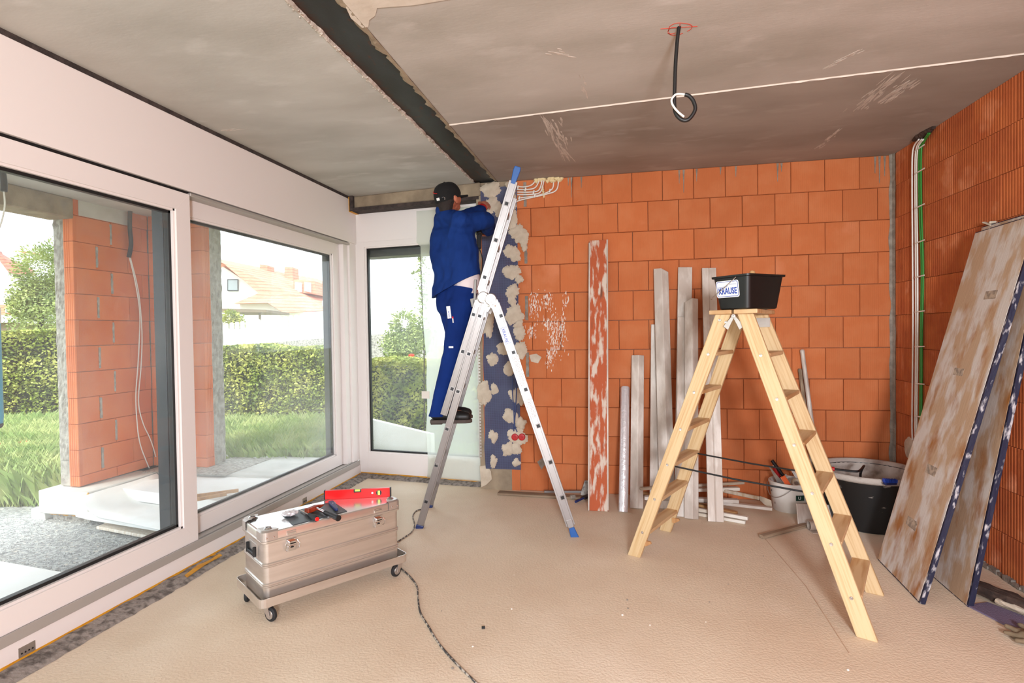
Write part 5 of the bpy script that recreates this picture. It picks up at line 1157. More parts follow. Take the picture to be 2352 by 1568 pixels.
# crumbs on the floor
rs = random.Random(11)
for i in range(14):
    x, y = rs.uniform(1000,1950), rs.uniform(1250,1540); p = at(x,y,'z',0); s = rs.uniform(.003,.007); m = MB(); m.lathe([(0,0),(s,.0005),(s*.8,s*.7),(0,s)], Matrix.Translation(p), n=5); tag(m.build('crumb', MT['mortar'] if i%2 else MT['smear']), 'tiny crumb of mortar lying loose on the screed floor', 'crumb', 'mortar crumbs on the floor')
p = at(1110,1444,'z',0); m = MB(); m.cyl((p.x-.008,p.y,.006),(p.x+.008,p.y+.004,.006),.006,n=8); tag(m.build('screw_plug', MT['black']), 'small black plug lying alone on the open floor', 'plug')
# ------------------------------------------------------------------ person
pf = (_R*.66+_F*.75).normalized(); ps = (_R*.75-_F*.66).normalized(); Z = V((0,0,1))
PX = 1286/4.25
rung_top = np_(1027, 984).z+.0165
per = thing('person', dep(1036,978,4.25), 'person in blue workwear and black cap standing on the folding ladder, facing the pier', 'person')
def caps_cut(caps, name, mat, voxel, parent, cuts=(), sm=3, disp=None):
    o = caps_mesh(caps, name, mat, voxel, parent, None, sm, disp)
    if cuts:
        T = WM[o.name].inverted(); bm = bmesh.new(); bm.from_mesh(o.data)
        for p, n in cuts:
            bmesh.ops.bisect_plane(bm, geom=bm.verts[:]+bm.edges[:]+bm.faces[:], plane_co=T @ V(p), plane_no=V(n), clear_outer=True)
            es = [e for e in bm.edges if e.is_boundary]
            if es:
                r = bmesh.ops.extrude_edge_only(bm, edges=es)   # turn the hem inwards
                vs = [g for g in r['geom'] if isinstance(g, bmesh.types.BMVert)]
                c = sum((v.co for v in vs), V())/len(vs)
                for v in vs: v.co = v.co.lerp(c, .10)
                bmesh.ops.holes_fill(bm, edges=[e for e in bm.edges if e.is_boundary], sides=0)
        bm.to_mesh(o.data); bm.free(); o.data.polygons.foreach_set('use_smooth', [True]*len(o.data.polygons))
        o.data.set_sharp_from_angle(angle=1.0)
    return o
P = dep
def lev(px, y, d, hw, r): return (P(px, y, d)-ps*hw, P(px, y, d), P(px, y, d)+ps*hw, r)
def column(L):
    out = []
    for a, b in zip(L, L[1:]):
        for k in range(3): out.append((a[k], a[3], b[k], b[3]))
        out += [(a[0],a[3],a[2],a[3]), (b[0],b[3],b[2],b[3])]
    return out
hc = P(1030, 453, 4.24); hu = (Z*.95-pf*.30).normalized(); hf = (pf*.95+Z*.30).normalized()
SR, ER, WR = P(1062, 508, 4.13), P(1116, 506, 4.30), P(1123, 527, 4.50)
SLf, EL, WL = P(1016, 507, 4.36), P(1072, 498, 4.60), P(1106, 480, 4.80)
def hand(wr, d, n, s):
    """palm with four fingers and a thumb; d fingers, n the way they curl, s thumb side"""
    d, n, s = V(d).normalized(), V(n).normalized(), V(s).normalized(); C_ = []
    for k, o_ in enumerate((.030,.010,-.010,-.028)):
        kn = wr+d*(.085-.004*abs(k-1))+s*o_; C_.append((wr+d*.01+s*o_*.6, .016, kn, .0125))
        l = (.044,.050,.046,.036)[k]; p1 = kn+(d*.75+n*.66).normalized()*l; p2 = p1+(d*.05+n*1.0).normalized()*l*.7; p3 = p2+(n*.6-d*.8).normalized()*l*.5
        C_ += [(kn,.0105,p1,.0095),(p1,.0095,p2,.0085),(p2,.0085,p3,.0075)]
    t0 = wr+d*.022+s*.030; t1 = t0+(s*.7+d*.6+n*.3).normalized()*.042; t2 = t1+(d*.7+n*.6-s*.1).normalized()*.034
    return C_+[(wr+s*.012, .017, t0, .015), (t0,.014,t1,.0115),(t1,.0115,t2,.0095)]
hR = (P(1126,532,4.62)-WR).normalized(); hL = (Z*.55+_F*.6+_R*.35).normalized()
body = [(hc+hu*.02-hf*.012,.086,hc+hu*.022+hf*.012,.084),(hc-hu*.03-hf*.03,.066,hc-hu*.02+hf*.04,.066),(hc-hu*.065+hf*.038,.046,hc-hu*.082+hf*.062,.030),
        (hc-hu*.03+hf*.085,.013,hc-hu*.008+hf*.088,.009),(hc-hu*.036+hf*.098,.011,hc-hu*.012+hf*.092,.008),       # nose
        (hc-hu*.066+hf*.080,.011,hc-hu*.066+hf*.082+ps*.012,.009),(hc-hu*.066+hf*.080,.011,hc-hu*.066+hf*.082-ps*.012,.009),   # lips
        (hc+hu*.012+hf*.076+ps*.03,.014,hc+hu*.012+hf*.08-ps*.03,.014),                                                    # brow
        (hc-hu*.03-hf*.025,.054,P(1030,492,4.27),.050),(P(1030,492,4.27),.050,P(1038,515,4.27),.045)]
for s in (-1,1): body += [(hc-hu*.016+ps*s*.086-hf*.010,.015,hc-hu*.052+ps*s*.080-hf*.004,.010),(hc-hu*.006+ps*s*.088-hf*.022,.012,hc-hu*.035+ps*s*.085-hf*.022,.010)]
body += column([lev(1036,514,4.25,.08,.05),lev(1042,560,4.25,.07,.09),lev(1050,620,4.25,.06,.08),lev(1047,690,4.25,.05,.075)])
body += [(SR,.05,ER,.04),(ER,.04,WR,.028),(SLf,.05,EL,.04),(EL,.04,WL,.028)]
body += hand(WR, hR, (-_R*.9-Z*.1), (Z*.9+_R*.2)) + hand(WL, hL, (_F*.85+_R*.2), (-_R*.6+Z*.5))
LEG = [((1056,700,4.19),.076,(1042,806,4.15),.050,(1027,852,4.16),.050,(1012,946,4.17),.038,),((1036,700,4.34),.076,(1052,806,4.36),.050,(1044,852,4.37),.050,(1030,946,4.38),.038)]
for a, r0, b, r1, c, r2, d, r3 in LEG: body += [(P(*a),r0,P(*b),r1),(P(*b),r1,P(*c),r2),(P(*c),r2,P(*d),r3),(P(*d),r3,P(*d)+_R*.15-Z*.02,.03)]
caps_mesh(body, 'body', 'skin', .0062, per, None, 2)
for s in (-1,1): MB().lathe([(0,-.011),(.008,-.008),(.011,0),(.008,.008),(0,.011)], Matrix.Translation(hc-hu*.006+hf*.078+ps*s*.032), n=12).build('eye', MT['sticker'], per, smooth=True)
hair = [(hc-hu*.02-hf*.03,.082,hc-hu*.075-hf*.050,.058),(hc-hu*.005-hf*.02+ps*.012,.078,hc-hu*.02-hf*.03-ps*.02,.074)]
caps_cut(hair, 'hair', 'hair', .006, per, [(hc-hf*.022, (hf-hu*.15))])
# cap
T = Matrix.Identity(4)
for i in range(3): T[i][0], T[i][1], T[i][2], T[i][3] = hf[i], (hu.cross(hf))[i], hu[i], (hc+hu*.012-hf*.006)[i]
cp = MB(); n, k = 32, 9; 
for j in range(k):
    a = j/(k-1)*math.pi/2*.995; z = .100*math.sin(a); c = math.cos(a)**.72
    for i in range(n):
        u = 2*math.pi*i/n; cp.v.append((.113*c*math.cos(u), .094*c*math.sin(u), z))
cp.v += [(.108*math.cos(2*math.pi*i/n)-.006, .090*math.sin(2*math.pi*i/n), -.026-.012*max(0,-math.cos(2*math.pi*i/n))) for i in range(n)]
cp.f = [(j*n+i, j*n+(i+1)%n, (j+1)*n+(i+1)%n, (j+1)*n+i) for j in range(k-1) for i in range(n)]+[(k*n+i, k*n+(i+1)%n, (i+1)%n, i) for i in range(n)]+[tuple((k-1)*n+i for i in range(n))]
cp.m = [0]*len(cp.f); cap = cp.build('cap', MT['cap'], per, T=T, smooth='all')
m = MB(); n = 14; o = []
for side in (0, 1):
    for i in range(n+1):
        u = math.radians(-62+124*i/n)
        if side == 0: o.append((.095*math.cos(u)+.006, .088*math.sin(u)))
    if side == 1:
        for i in range(n, -1, -1): u = math.radians(-62+124*i/n); o.append((.110+.078*math.cos(u)**.7-.05*(1-math.cos(u)), .086*math.sin(u)))
N0 = len(o); m.v = [(x,y,-.012-.9*(y*y)-.12*max(0,x-.1)) for x,y in o]+[(x,y,-.026-.9*(y*y)-.12*max(0,x-.1)) for x,y in o]
m.f = [(i,i+1,N0-2-i,N0-1-i) for i in range(n)]+[(N0+i,N0+N0-1-i,N0+N0-2-i,N0+i+1) for i in range(n)]+[(i,(i+1)%N0,N0+(i+1)%N0,N0+i) for i in range(N0)]; m.m = [0]*len(m.f)
m.build('brim', MT['cap'], cap, T=T, smooth=True)
m = MB(); m.lathe([(0,.104),(.007,.103),(.008,.097)], Matrix.Identity(4), n=10); m.build('cap_button', MT['cap'], cap, T=T, smooth=True)
m = MB(); m.tube([(-.055,.072,.055),(-.085,.055,.045),(-.105,.025,.035),(-.110,-.01,.030)], .0022, 6); m.build('red_piping', MT['red'], cap, T=T)
m = MB(); m.cbox((0,0,0),(.004,.030,.020),Matrix.Translation((-.1125,-.010,-.012))); m.build('strap_label', MT['sticker'], cap, T=T, bevel=.001)
m = MB(); m.tube([(-.104,-.045,-.008),(-.097,-.055,-.004),(-.090,-.062,-.012),(-.094,-.060,-.026)], .002, 6); m.build('strap_buckle', MT['chrome'], cap, T=T)
# jacket
def folds(c, n):
    s, d, z = c.dot(_R), c.dot(_F), c.z
    f = .020*abs(mnoise.noise(V((s*6.5-z*4.5, z*2.2+s*2.6, d*4))))+.012*abs(mnoise.noise(V((s*15-z*8, z*6+s*5, d*9+3))))
    return .006-f+.010*mnoise.noise(V((s*4, z*4, d*4+7)))
J = column([lev(1036,512,4.25,.095,.066),lev(1040,548,4.25,.088,.115),lev(1043,585,4.25,.09,.124),lev(1050,625,4.25,.085,.118),lev(1050,655,4.25,.09,.122),lev(1047,695,4.25,.09,.126)])
J += [(SR-ps*.03,.085,SR,.086),(SR,.084,ER,.074),(ER,.072,WR-hR*.02,.056),(SLf,.066,EL,.064),(EL,.066,WL-hL*.03,.052),(P(1024,490,4.25),.066,P(1034,508,4.26),.085),(P(1020,494,4.25),.06,SLf,.066),(P(1022,492,4.25),.062,SR-ps*.02,.08)]
hemp, hemn = P(1003,675,4.2), None
e1 = (P(1078,641,4.2)-P(1003,675,4.2)).normalized(); dv = CF; hemn = e1.cross(dv).normalized()
if hemn.z > 0: hemn = -hemn
cn = (hu*.9-hf*.2).normalized()
jk = caps_cut(J, 'jacket', 'jacket', .009, per, [(hemp, hemn), (P(1022,474,4.24), Z*.95-pf*.25), ], 3, folds)
jc = [(P(1020,484,4.25)-ps*.015,.058,P(1020,484,4.25)+ps*.01,.056),(P(1022,490,4.255),.060,P(1028,496,4.26),.062)]
caps_cut(jc, 'collar', 'jacket', .007, jk, [(P(1020,476,4.24), (Z*.85+pf*.5).normalized())], 2)
sh = column([lev(1050,600,4.25,.08,.105),lev(1056,650,4.25,.080,.100),lev(1052,690,4.25,.075,.098)])
caps_cut(sh, 'shirt', 'shirt', .01, per, [(P(1050,676,4.25), -Z)], 3)
cu = [(WL-hL*.035,.046,WL+hL*.015,.043)]
caps_mesh(cu, 'red_cuff', 'redp', .006, per, None, 2)
# trousers
TR = column([lev(1052,664,4.25,.078,.104),lev(1046,700,4.25,.075,.098)])
for q, hip, knee, calf, low, hem in ((0,(1055,705,4.19),(1041,806,4.155),(1029,850,4.16),(1016,905,4.165),(1004,962,4.17)),(1,(1036,705,4.34),(1052,806,4.36),(1044,850,4.37),(1036,905,4.375),(1028,955,4.38))):
    TR += [(P(*hip),.096,P(*knee),.070),(P(*knee),.068,P(*calf),.068),(P(*calf),.068,P(*low),.061),(P(*low),.061,P(*hem),.066)]
wt = P(1084,664,4.2)-P(1003,650,4.2); wn_ = wt.normalized().cross(CF).normalized(); wn_ = wn_ if wn_.z > 0 else -wn_
hz = P(1005,958,4.17)
tr = caps_cut(TR, 'trousers', 'trouser', .0085, per, [(P(1084,664,4.2), wn_), (V((0,0,rung_top+.052)), -Z)], 3, lambda c, n: .007*mnoise.noise(V((c.x*8, c.y*8, c.z*4.5)))+.004*abs(mnoise.noise(V((c.x*14+c.z*9, c.y*9, c.z*12)))))
# ruler and pen in the thigh pocket, reflective tag
c = P(1031,717,4.075); T = fr(c, -CF, (CU*.97-CR*.12)); m = MB(); m.box(-.045,.045,-.014,.014,-.004,.004)
rl = m.build('folding_ruler', MT['sticker'], per, T=T, bevel=.001)
m = MB(); m.prism(rrect(.056,.026,.004),.0041,.0046,Matrix.Translation((-.014,0,0))); pn = m.build('ruler_label', MT['sticker'], rl, T=T)
T2 = T @ Matrix.Translation((-.014,.0,.0050)); text_obj('lettering','KRAUSE',MT['sblue'],rl,T2,.013,.0003,.0003)
m = MB(); m.cyl(P(1040,727,4.07),P(1040,731,4.07),.005,n=8); h = m.build('pen_cap', MT['red'], per); m = MB(); m.cyl(P(1040,731,4.07),P(1041,741,4.07),.0045,n=8); m.build('pen', MT['sticker'], per)
m = MB(); m.cbox((0,0,0),(.034,.014,.004),fr(P(1036,797,4.083),-CF,CR)); m.build('reflective_tag', MT['cast'], per, bevel=.001)
m = MB(); 
for a, b in (((1020,745),(1040,750)),((1040,700),(1043,800)),((1048,655),(1042,780))): pass
# shoes
for d_, x0 in ((4.165,0),(4.375,4)):
    o = dep(1036+x0,980,d_); o.z = rung_top+.001; T = fr(o, Z, _R)
    yv = T.to_3x3().col[1]
    sole = [(-.152,-.030),(-.135,-.042),(-.05,-.040),(.05,-.047),(.115,-.046),(.150,-.030),(.158,0),(.150,.030),(.115,.046),(.05,.047),(-.05,.040),(-.135,.042),(-.152,.030)]
    m = MB(); m.prism(sole, 0, .026); m.box(-.148,-.06,-.036,.036,-.008,.002)
    sl_ = [(o+T.to_3x3() @ V(a), r0, o+T.to_3x3() @ V(b), r1) for a, r0, b, r1 in (((-.11,0,.060),.042,(-.02,0,.060),.040),((-.02,0,.058),.042,(.10,0,.046),.040),((.06,-.012,.046),.036,(.118,-.006,.044),.034),((.06,.012,.046),.036,(.118,.006,.044),.034),((-.105,0,.065),.042,(-.098,0,.075),.042))]
    sh_ = caps_cut(sl_, 'shoe', 'boot', .006, per, [(o+Z*.022, -Z), (o+Z*.11, Z)], 2)
    m.build('sole', MT['sole'], sh_, T=T, bevel=.006, seg=2)
# power tool in the right hand
dr = P(1110,545,4.60); pt = thing('power_drill', dr, 'black corded drill in the raised right hand of the worker', 'drill')
m = MB(); T = fr(dr-_F*.06+Z*.035-_R*.03, _F, Z); m.lathe([(0,-.05),(.022,-.048),(.030,-.03),(.033,.02),(.030,.07),(.020,.09),(.016,.10),(.016,.13),(0,.13)], T, n=18); m.build('motor_body', MT['black'], pt, smooth=True)
m = MB(); m.bar(dr-_F*.075+Z*.02-_R*.03, dr-_F*.095-Z*.105-_R*.03, .036, .045, _R); m.build('grip', MT['rubber'], pt, bevel=.01, seg=2)
m = MB(); m.lathe([(.014,.13),(.017,.135),(.012,.165),(.004,.17),(.004,.24),(0,.24)], T, n=12); m.build('chuck', MT['tool'], pt, smooth=True)
m = MB(); b0 = dr-_F*.095-Z*.105-_R*.03; m.tube(smooth_path([b0, b0-Z*.06+_R*.02, P(1108,610,4.55), P(1104,660,4.55), P(1100,705,4.6), P(1096,760,4.62)]), .0045, 8); m.build('cord', MT['cable_k'], pt, smooth='all')
# ------------------------------------------------------------------ outside : ground, terrace, loggia
GZ = -.30
g = MB(); g.box(-9.5, -2.74, -3, 4.9, GZ-.1, GZ); gv = tag(g.build('gravel_bed', MT['gravel']), 'grey gravel ground outside the sliding window', 'gravel')
g = MB(); g.box(-60, 30, -30, 70, GZ-.25, GZ-.03); struct(g.build('garden_ground', MT['soil']))
# loose stones of the gravel bed, nearest strip
me = None; m = MB(); rs = random.Random(3)
for i in range(11000):
    x, y = rs.uniform(-6.4,-2.9), rs.uniform(2.0,4.35); s = rs.uniform(.004,.010); a = rs.uniform(0,6.28); c, q = math.cos(a)*s, math.sin(a)*s
    z = GZ; m.v += [(x+c,y+q,z),(x-q*.8,y+c*.8,z),(x-c,y-q,z),(x+q*.8,y-c*.8,z),(x+c*.2,y+q*.3,z+s*.8)]; n = len(m.v)-5; m.f += [(n,n+1,n+4),(n+1,n+2,n+4),(n+2,n+3,n+4),(n+3,n,n+4)]; m.m += [0]*4
gs = m.build('gravel_stones', MT['gravel2'], gv); gs['kind'] = 'stuff'
# concrete plinth under the loggia pier
pl_ = thing('concrete_plinth', (-4.9, 4.6, GZ), 'grey concrete footing strip with orange foam under the outdoor brick pier', 'plinth')
m = MB(); m.box(-5.42,-4.86,4.26,5.9,-.225,-.008); m.box(-5.42,-2.75,5.05,5.9,-.225,-.008); m.build('plinth_slab', MT['conc3'], pl_, bevel=.008)
m = MB(); m.box(-5.34,-4.92,4.33,5.8,GZ,-.225); m.box(-5.3,-2.8,5.1,5.8,GZ,-.225); m.build('footing', MT['stonew'], pl_)
m = MB()
for i in range(11): m.lathe([(0,-.02),(.022+.01*math.sin(i*2.1),-.006),(.02,.012),(0,.02)], Matrix.Translation((-5.33+i*.042, 4.315, -.232+.006*math.sin(i*3))), n=7)
for i in range(6): m.lathe([(0,-.02),(.012,0),(0,.02)], Matrix.Translation((-4.855, 4.262, -.02-i*.02)), n=6)
m.build('foam_bead', MT['ofoam'], pl_, smooth='all')
m = MB(); m.box(-5.56,-5.40,4.30,4.5,GZ,-.20); m.build('insulation_offcut', MT['xps'], pl_, bevel=.004)
pav = MB()
pav.box(-5.0,-4.0,5.0,5.75,-.008,.0)
pav.build('bitumen_strip', MT['stonew'], pl_)
# pier (two wings) with bricks
pr = tag(MB().box(-5.33,-5.13,4.43,5.55,-.007,2.74).build('brick_pier', MT['mortar']), 'corner pier of orange bricks standing outside the windows', 'pier')
lay(pr, (-5.10,0,0), V((0,1,0)), V((-1,0,0)), 4.395, 5.25, 0, 2.62, .2485, .37, (4.63, 4.80), MT['outbrick'], jit=.004, gap=.004, top=2.585+.2485)
lay(pr, (0,5.25,0), V((1,0,0)), V((0,1,0)), -5.10, -4.42, 0, 2.62, .2485, .37, (-4.77, -4.62), MT['outbrick'], jit=.004, gap=.004, top=2.585+.2485)
MB().box(-5.33,-4.45,5.28,5.54,-.005,2.74).build('pier_core', MT['mortar'], pr)
def endface(org, u, nrm, wd):
    zt = 2.585+.2485
    while zt > .02:
        zb = max(zt-.2485, 0); me = brick_mesh(.115, zb and zt-zb-.004 or zt-.004, .04, MT['outbrick'], 1)
        base = Matrix.Identity(4)
        for i in range(3): base[i][0] = u[i]; base[i][1] = nrm[i]; base[i][2] = (0,0,1)[i]
        inst('brick', me, pr, Matrix.Translation(V(org)+V((0,0,zb+.002))+V(nrm)*random.uniform(-.003,.003)) @ base)
        zt = zb
endface((-5.215,4.395,0), V((1,0,0)), V((0,1,0)), .115)
endface((-4.42,5.25,0), V((0,1,0)), V((-1,0,0)), .115)
def roughstrip(p0, u, nrm, w_, z0, z1, name):
    m = MB(); n, k = 70, 8
    for i in range(n+1):
        for j in range(k+1):
            z = z0+(z1-z0)*i/n; o = .012*mnoise.noise(V((j*.9, z*9, 4)))+.008*mnoise.noise(V((j*2.3, z*31, 8)))
            p = V(p0)+V(u)*(w_*j/k)-V(nrm)*(.004+o); m.v.append((p.x,p.y,z))
    m.f = [(i*(k+1)+j, i*(k+1)+j+1, (i+1)*(k+1)+j+1, (i+1)*(k+1)+j) for i in range(n) for j in range(k)]; m.m = [0]*len(m.f); return m.build(name, MT['mortar2'], pr)
roughstrip((-5.33,4.41,0), (1,0,0), (0,1,0), .115, .25, 2.6, 'mortar_face'); MB().box(-5.34,-5.215,4.415,4.5,0,2.6).build('mortar_backing', MT['mortar2'], pr)
roughstrip((-4.435,5.365,0), (0,1,0), (-1,0,0), .185, 0, 2.6, 'mortar_face'); MB().box(-4.5,-4.45,5.365,5.55,0,2.6).build('mortar_backing', MT['mortar2'], pr)
for k in range(11):     # raked vertical joints, smeared
    zt = 2.585-.2485*k
    if zt < .3: continue
    def sm(c, T, h0, h1, w_):
        n_ = 10; pl = [(c-w_*(1+.6*mnoise.noise(V((k,i*.8,c)))), h0+(h1-h0)*i/n_) for i in range(n_+1)]+[(c+w_*(1+.6*mnoise.noise(V((k+5,i*.8,c)))), h1-(h1-h0)*i/n_) for i in range(n_+1)]
        MB().prism(pl, -.004, .004, T).build('mortar_joint', MT['mortar2'], pr)
    sm(4.64 if k % 2 else 4.80, Matrix(((0,0,1,-5.1),(1,0,0,0),(0,1,0,0),(0,0,0,1))), zt-.225, zt-.02, .011)
    if k % 2: sm(-4.775, Matrix(((1,0,0,0),(0,0,1,5.25),(0,1,0,0),(0,0,0,1))), zt-.215, zt-.02, .014)
# loggia roof with its edge beam
lg = tag(MB().box(-5.5,-2.73,-3,6.2,2.735,2.95).build('loggia_roof', MT['conc']), 'concrete roof slab over the terrace outside the sliding window', 'roof')
MB().box(-5.36,-5.08,-3,4.40,2.545,2.735).build('edge_beam', MT['conc2'], lg, bevel=.01)
m = MB(); m.box(-5.12,-5.095,4.46,5.0,2.59,2.735); m.build('beam_end', MT['conc3'], lg)
# wires hanging on the pier
def owire(pts, r, mat, label, x=-5.075):
    P_ = [at(a,b,'x',x) for a, b in pts]; P_ = [p for p in P_]
    o = cable('hanging_wire', P_, r, mat, label); return o
owire([(299,478),(298,520),(301,560),(296,590)], .022, 'cable_k', 'thick black conduit end sticking out at the top of the outdoor pier', -5.05)
owire([(297,590),(311,650),(321,720),(319,800),(316,850),(312,905),(314,960),(322,1020),(345,1080)], .0055, 'cable_w', 'white wire hanging nearer the free end, down the outdoor brick pier')
owire([(299,590),(318,670),(326,760),(324,840),(318,920),(328,970),(346,1010),(358,1050),(361,1085)], .0055, 'cable_w', 'white wire hanging nearer the window, down the outdoor brick pier')
owire([(0,368),(5,390),(9,420),(9,440)], .018, 'cable_k', 'black conduit hanging from the loggia roof at the left edge', -3.9)
owire([(9,440),(11,470),(6,500),(-2,525)], .005, 'cable_w', 'thin wire below the black conduit at the left edge', -3.9)
# white boards and odds and ends on the terrace
m = MB(); m.box(-4.62,-3.10,3.02,3.3,GZ,GZ+.04); 
q = [at(*p,'z',GZ+.05) for p in ((165,1322),(-60,1272),(-60,1420),(20,1385))]
m = MB(); m.prism([(-3.80,3.24),(-5.2,3.42),(-5.2,1.2),(-2.9,1.2),(-2.85,2.4)], GZ+.001, GZ+.05); tag(m.build('insulation_board', MT['xps'], bevel=.003), 'large flat white insulation board on the gravel at the bottom left', 'board')
def sheet(poly, z0, z1, label, mat='xps', curl=None, name='insulation_board'):
    m = MB(); m.prism(poly, z0, z1); o = m.build(name, MT[mat], bevel=.004); tag(o, label, 'board'); return o
_p = [at(173,1183,'z',-.2), at(207,1195,'z',-.215), at(372,1222,'z',-.215)]; _q = _p[1]+(_p[2]-_p[1])*1.65
sheet([(_p[0].x,_p[0].y),(_p[1].x,_p[1].y),(_q.x,_q.y),(_q.x,4.9),(_p[0].x+.1,4.9)], -.215, -.185, 'lowest pale board of the stack beside the concrete footing', 'xps')
sheet([(-4.62,4.12),(-3.9,3.98),(-2.76,3.62),(-2.76,4.4),(-4.55,4.7)], GZ+.018, GZ+.045, 'ragged white sheet lying on the gravel under the board stack', 'wwood', name='ragged_sheet')
m = MB(); n, k = 20, 6
for i in range(n+1):
    for j in range(k+1):
        u = i/n; y = 4.10+.85*j/k-.42*u; x = -4.78+1.95*u; z = -.15+.14*max(0,1-u*6)**2+.012*math.sin(j*1.2+u*8)*.3
        m.v.append((x,y,z))
m.f = [(i*(k+1)+j, i*(k+1)+j+1, (i+1)*(k+1)+j+1, (i+1)*(k+1)+j) for i in range(n) for j in range(k)]; m.m = [0]*len(m.f)
o = m.build('curled_sheet', MT['xps'], smooth='all'); so_ = o.modifiers.new('thickness','SOLIDIFY'); so_.thickness = .012; tag(o, 'white sheet with a curled-up left edge on top of the board stack', 'sheet')
_a, _b = at(257,1143,'z',-.135), at(372,1159,'z',-.135); _d = (_b-_a).normalized(); _e = _a+_d*1.75
sheet([(_a.x,_a.y),(_e.x,_e.y),(_e.x+.25,_e.y+1.15),(_a.x+.3,5.03)], -.135, -.03, 'thick white block board on the curled sheet behind the sliding window', 'xps')
for a, b, lb in (((450,1139),(548,1126),'longer timber batten lying on the white board outside'),((452,1147),(520,1134),'shorter timber batten beside the longer one on the white board')):
    p, q = at(*a,'z',.0), at(*b,'z',.0); m = MB(); m.bar(V((p.x,p.y,.001)), V((q.x,q.y,.001)), .028, .028, (0,0,1)); tag(m.build('timber_batten', MT['ostrip'], None, bevel=.002), lb, 'batten')
p, q = V((-4.62,4.22,GZ+.06)), V((-4.28,4.36,GZ+.06)); m = MB(); m.bar(p, q, .10, .085, (0,0,1)); tag(m.build('old_timber', MT['lath'], bevel=.006), 'short thick old timber block at the end of the board stack', 'timber')
m = MB(); p = at(-14,840,'x',-4.5); m.lathe([(.0,-.62),(.10,-.60),(.11,-.45),(.12,.2),(.11,.45),(.05,.5),(0,.5)], Matrix.Translation((-4.62,3.55,.95)), n=18)
# ------------------------------------------------------------------ foliage
def leaves(N, pos, size, mat, name, parent, seed=0, up=.3):
    r = np.random.default_rng(seed); a = r.normal(size=(N,3)); a[:,2] *= .6; a /= np.linalg.norm(a,axis=1)[:,None]
    b = r.normal(size=(N,3)); b -= a*(a*b).sum(1)[:,None]; b /= np.linalg.norm(b,axis=1)[:,None]
    nn = np.cross(a,b); s = size*r.uniform(.6,1.3,size=(N,1))
    v = np.stack([pos-a*s*.5, pos+b*s*.28+nn*s*.08, pos+a*s*.5, pos-b*s*.28+nn*s*.08],1).reshape(-1,3)
    c = WM[parent.name].translation if parent is not None else V((0,0,0)); v = v-np.array(c)
    me = bpy.data.meshes.new(name); me.vertices.add(4*N); me.vertices.foreach_set('co', v.ravel()); me.loops.add(4*N); me.loops.foreach_set('vertex_index', np.arange(4*N))
    me.polygons.add(N); me.polygons.foreach_set('loop_start', np.arange(0,4*N,4)); me.update(calc_edges=True); me.materials.append(MT[mat])
    o = inst(name, me, parent, Matrix.Translation(c)); o['kind'] = 'stuff'; return o
def hedge(pts, zt, thick, label, N, seed, size=.06):
    """pts: ground line (front), zt top heights"""
    A, B = V(pts[0]), V(pts[1]); root = thing('hedge', ((A.x+B.x)/2,(A.y+B.y)/2,GZ-.03), label, 'hedge'); d = (B-A); L = d.length; d.normalize(); nr = V((-d.y,d.x,0))
    if nr.y < 0: nr = -nr
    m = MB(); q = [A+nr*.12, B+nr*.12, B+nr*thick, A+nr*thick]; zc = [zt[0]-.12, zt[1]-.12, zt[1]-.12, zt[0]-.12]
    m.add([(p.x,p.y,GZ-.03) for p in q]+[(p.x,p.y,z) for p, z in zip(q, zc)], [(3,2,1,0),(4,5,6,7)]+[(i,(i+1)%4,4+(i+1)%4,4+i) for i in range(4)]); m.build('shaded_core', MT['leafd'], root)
    r = np.random.default_rng(seed); u = r.uniform(size=N); z1 = zt[0]+(zt[1]-zt[0])*u; H = z1-GZ
    top = r.uniform(size=N) < thick/(thick+1.6); t = np.where(top, r.uniform(size=N)*thick, np.abs(r.normal(size=N))*.07)
    z = np.where(top, z1-np.abs(r.normal(size=N))*.05, GZ+H*r.uniform(size=N))
    lump = np.array([mnoise.noise(V((uu*L*1.7, zz*2.1, seed))) for uu, zz in zip(u, z)])*.10
    t = t-np.where(top, 0, lump); z = z+np.where(top, lump*.7, 0)
    P_ = np.array(A)[None,:2]+np.outer(u*L,np.array(d)[:2])+np.outer(t,np.array(nr)[:2]); leaves(N, np.column_stack([P_, z]), size, 'leaf', 'foliage', root, seed); return root
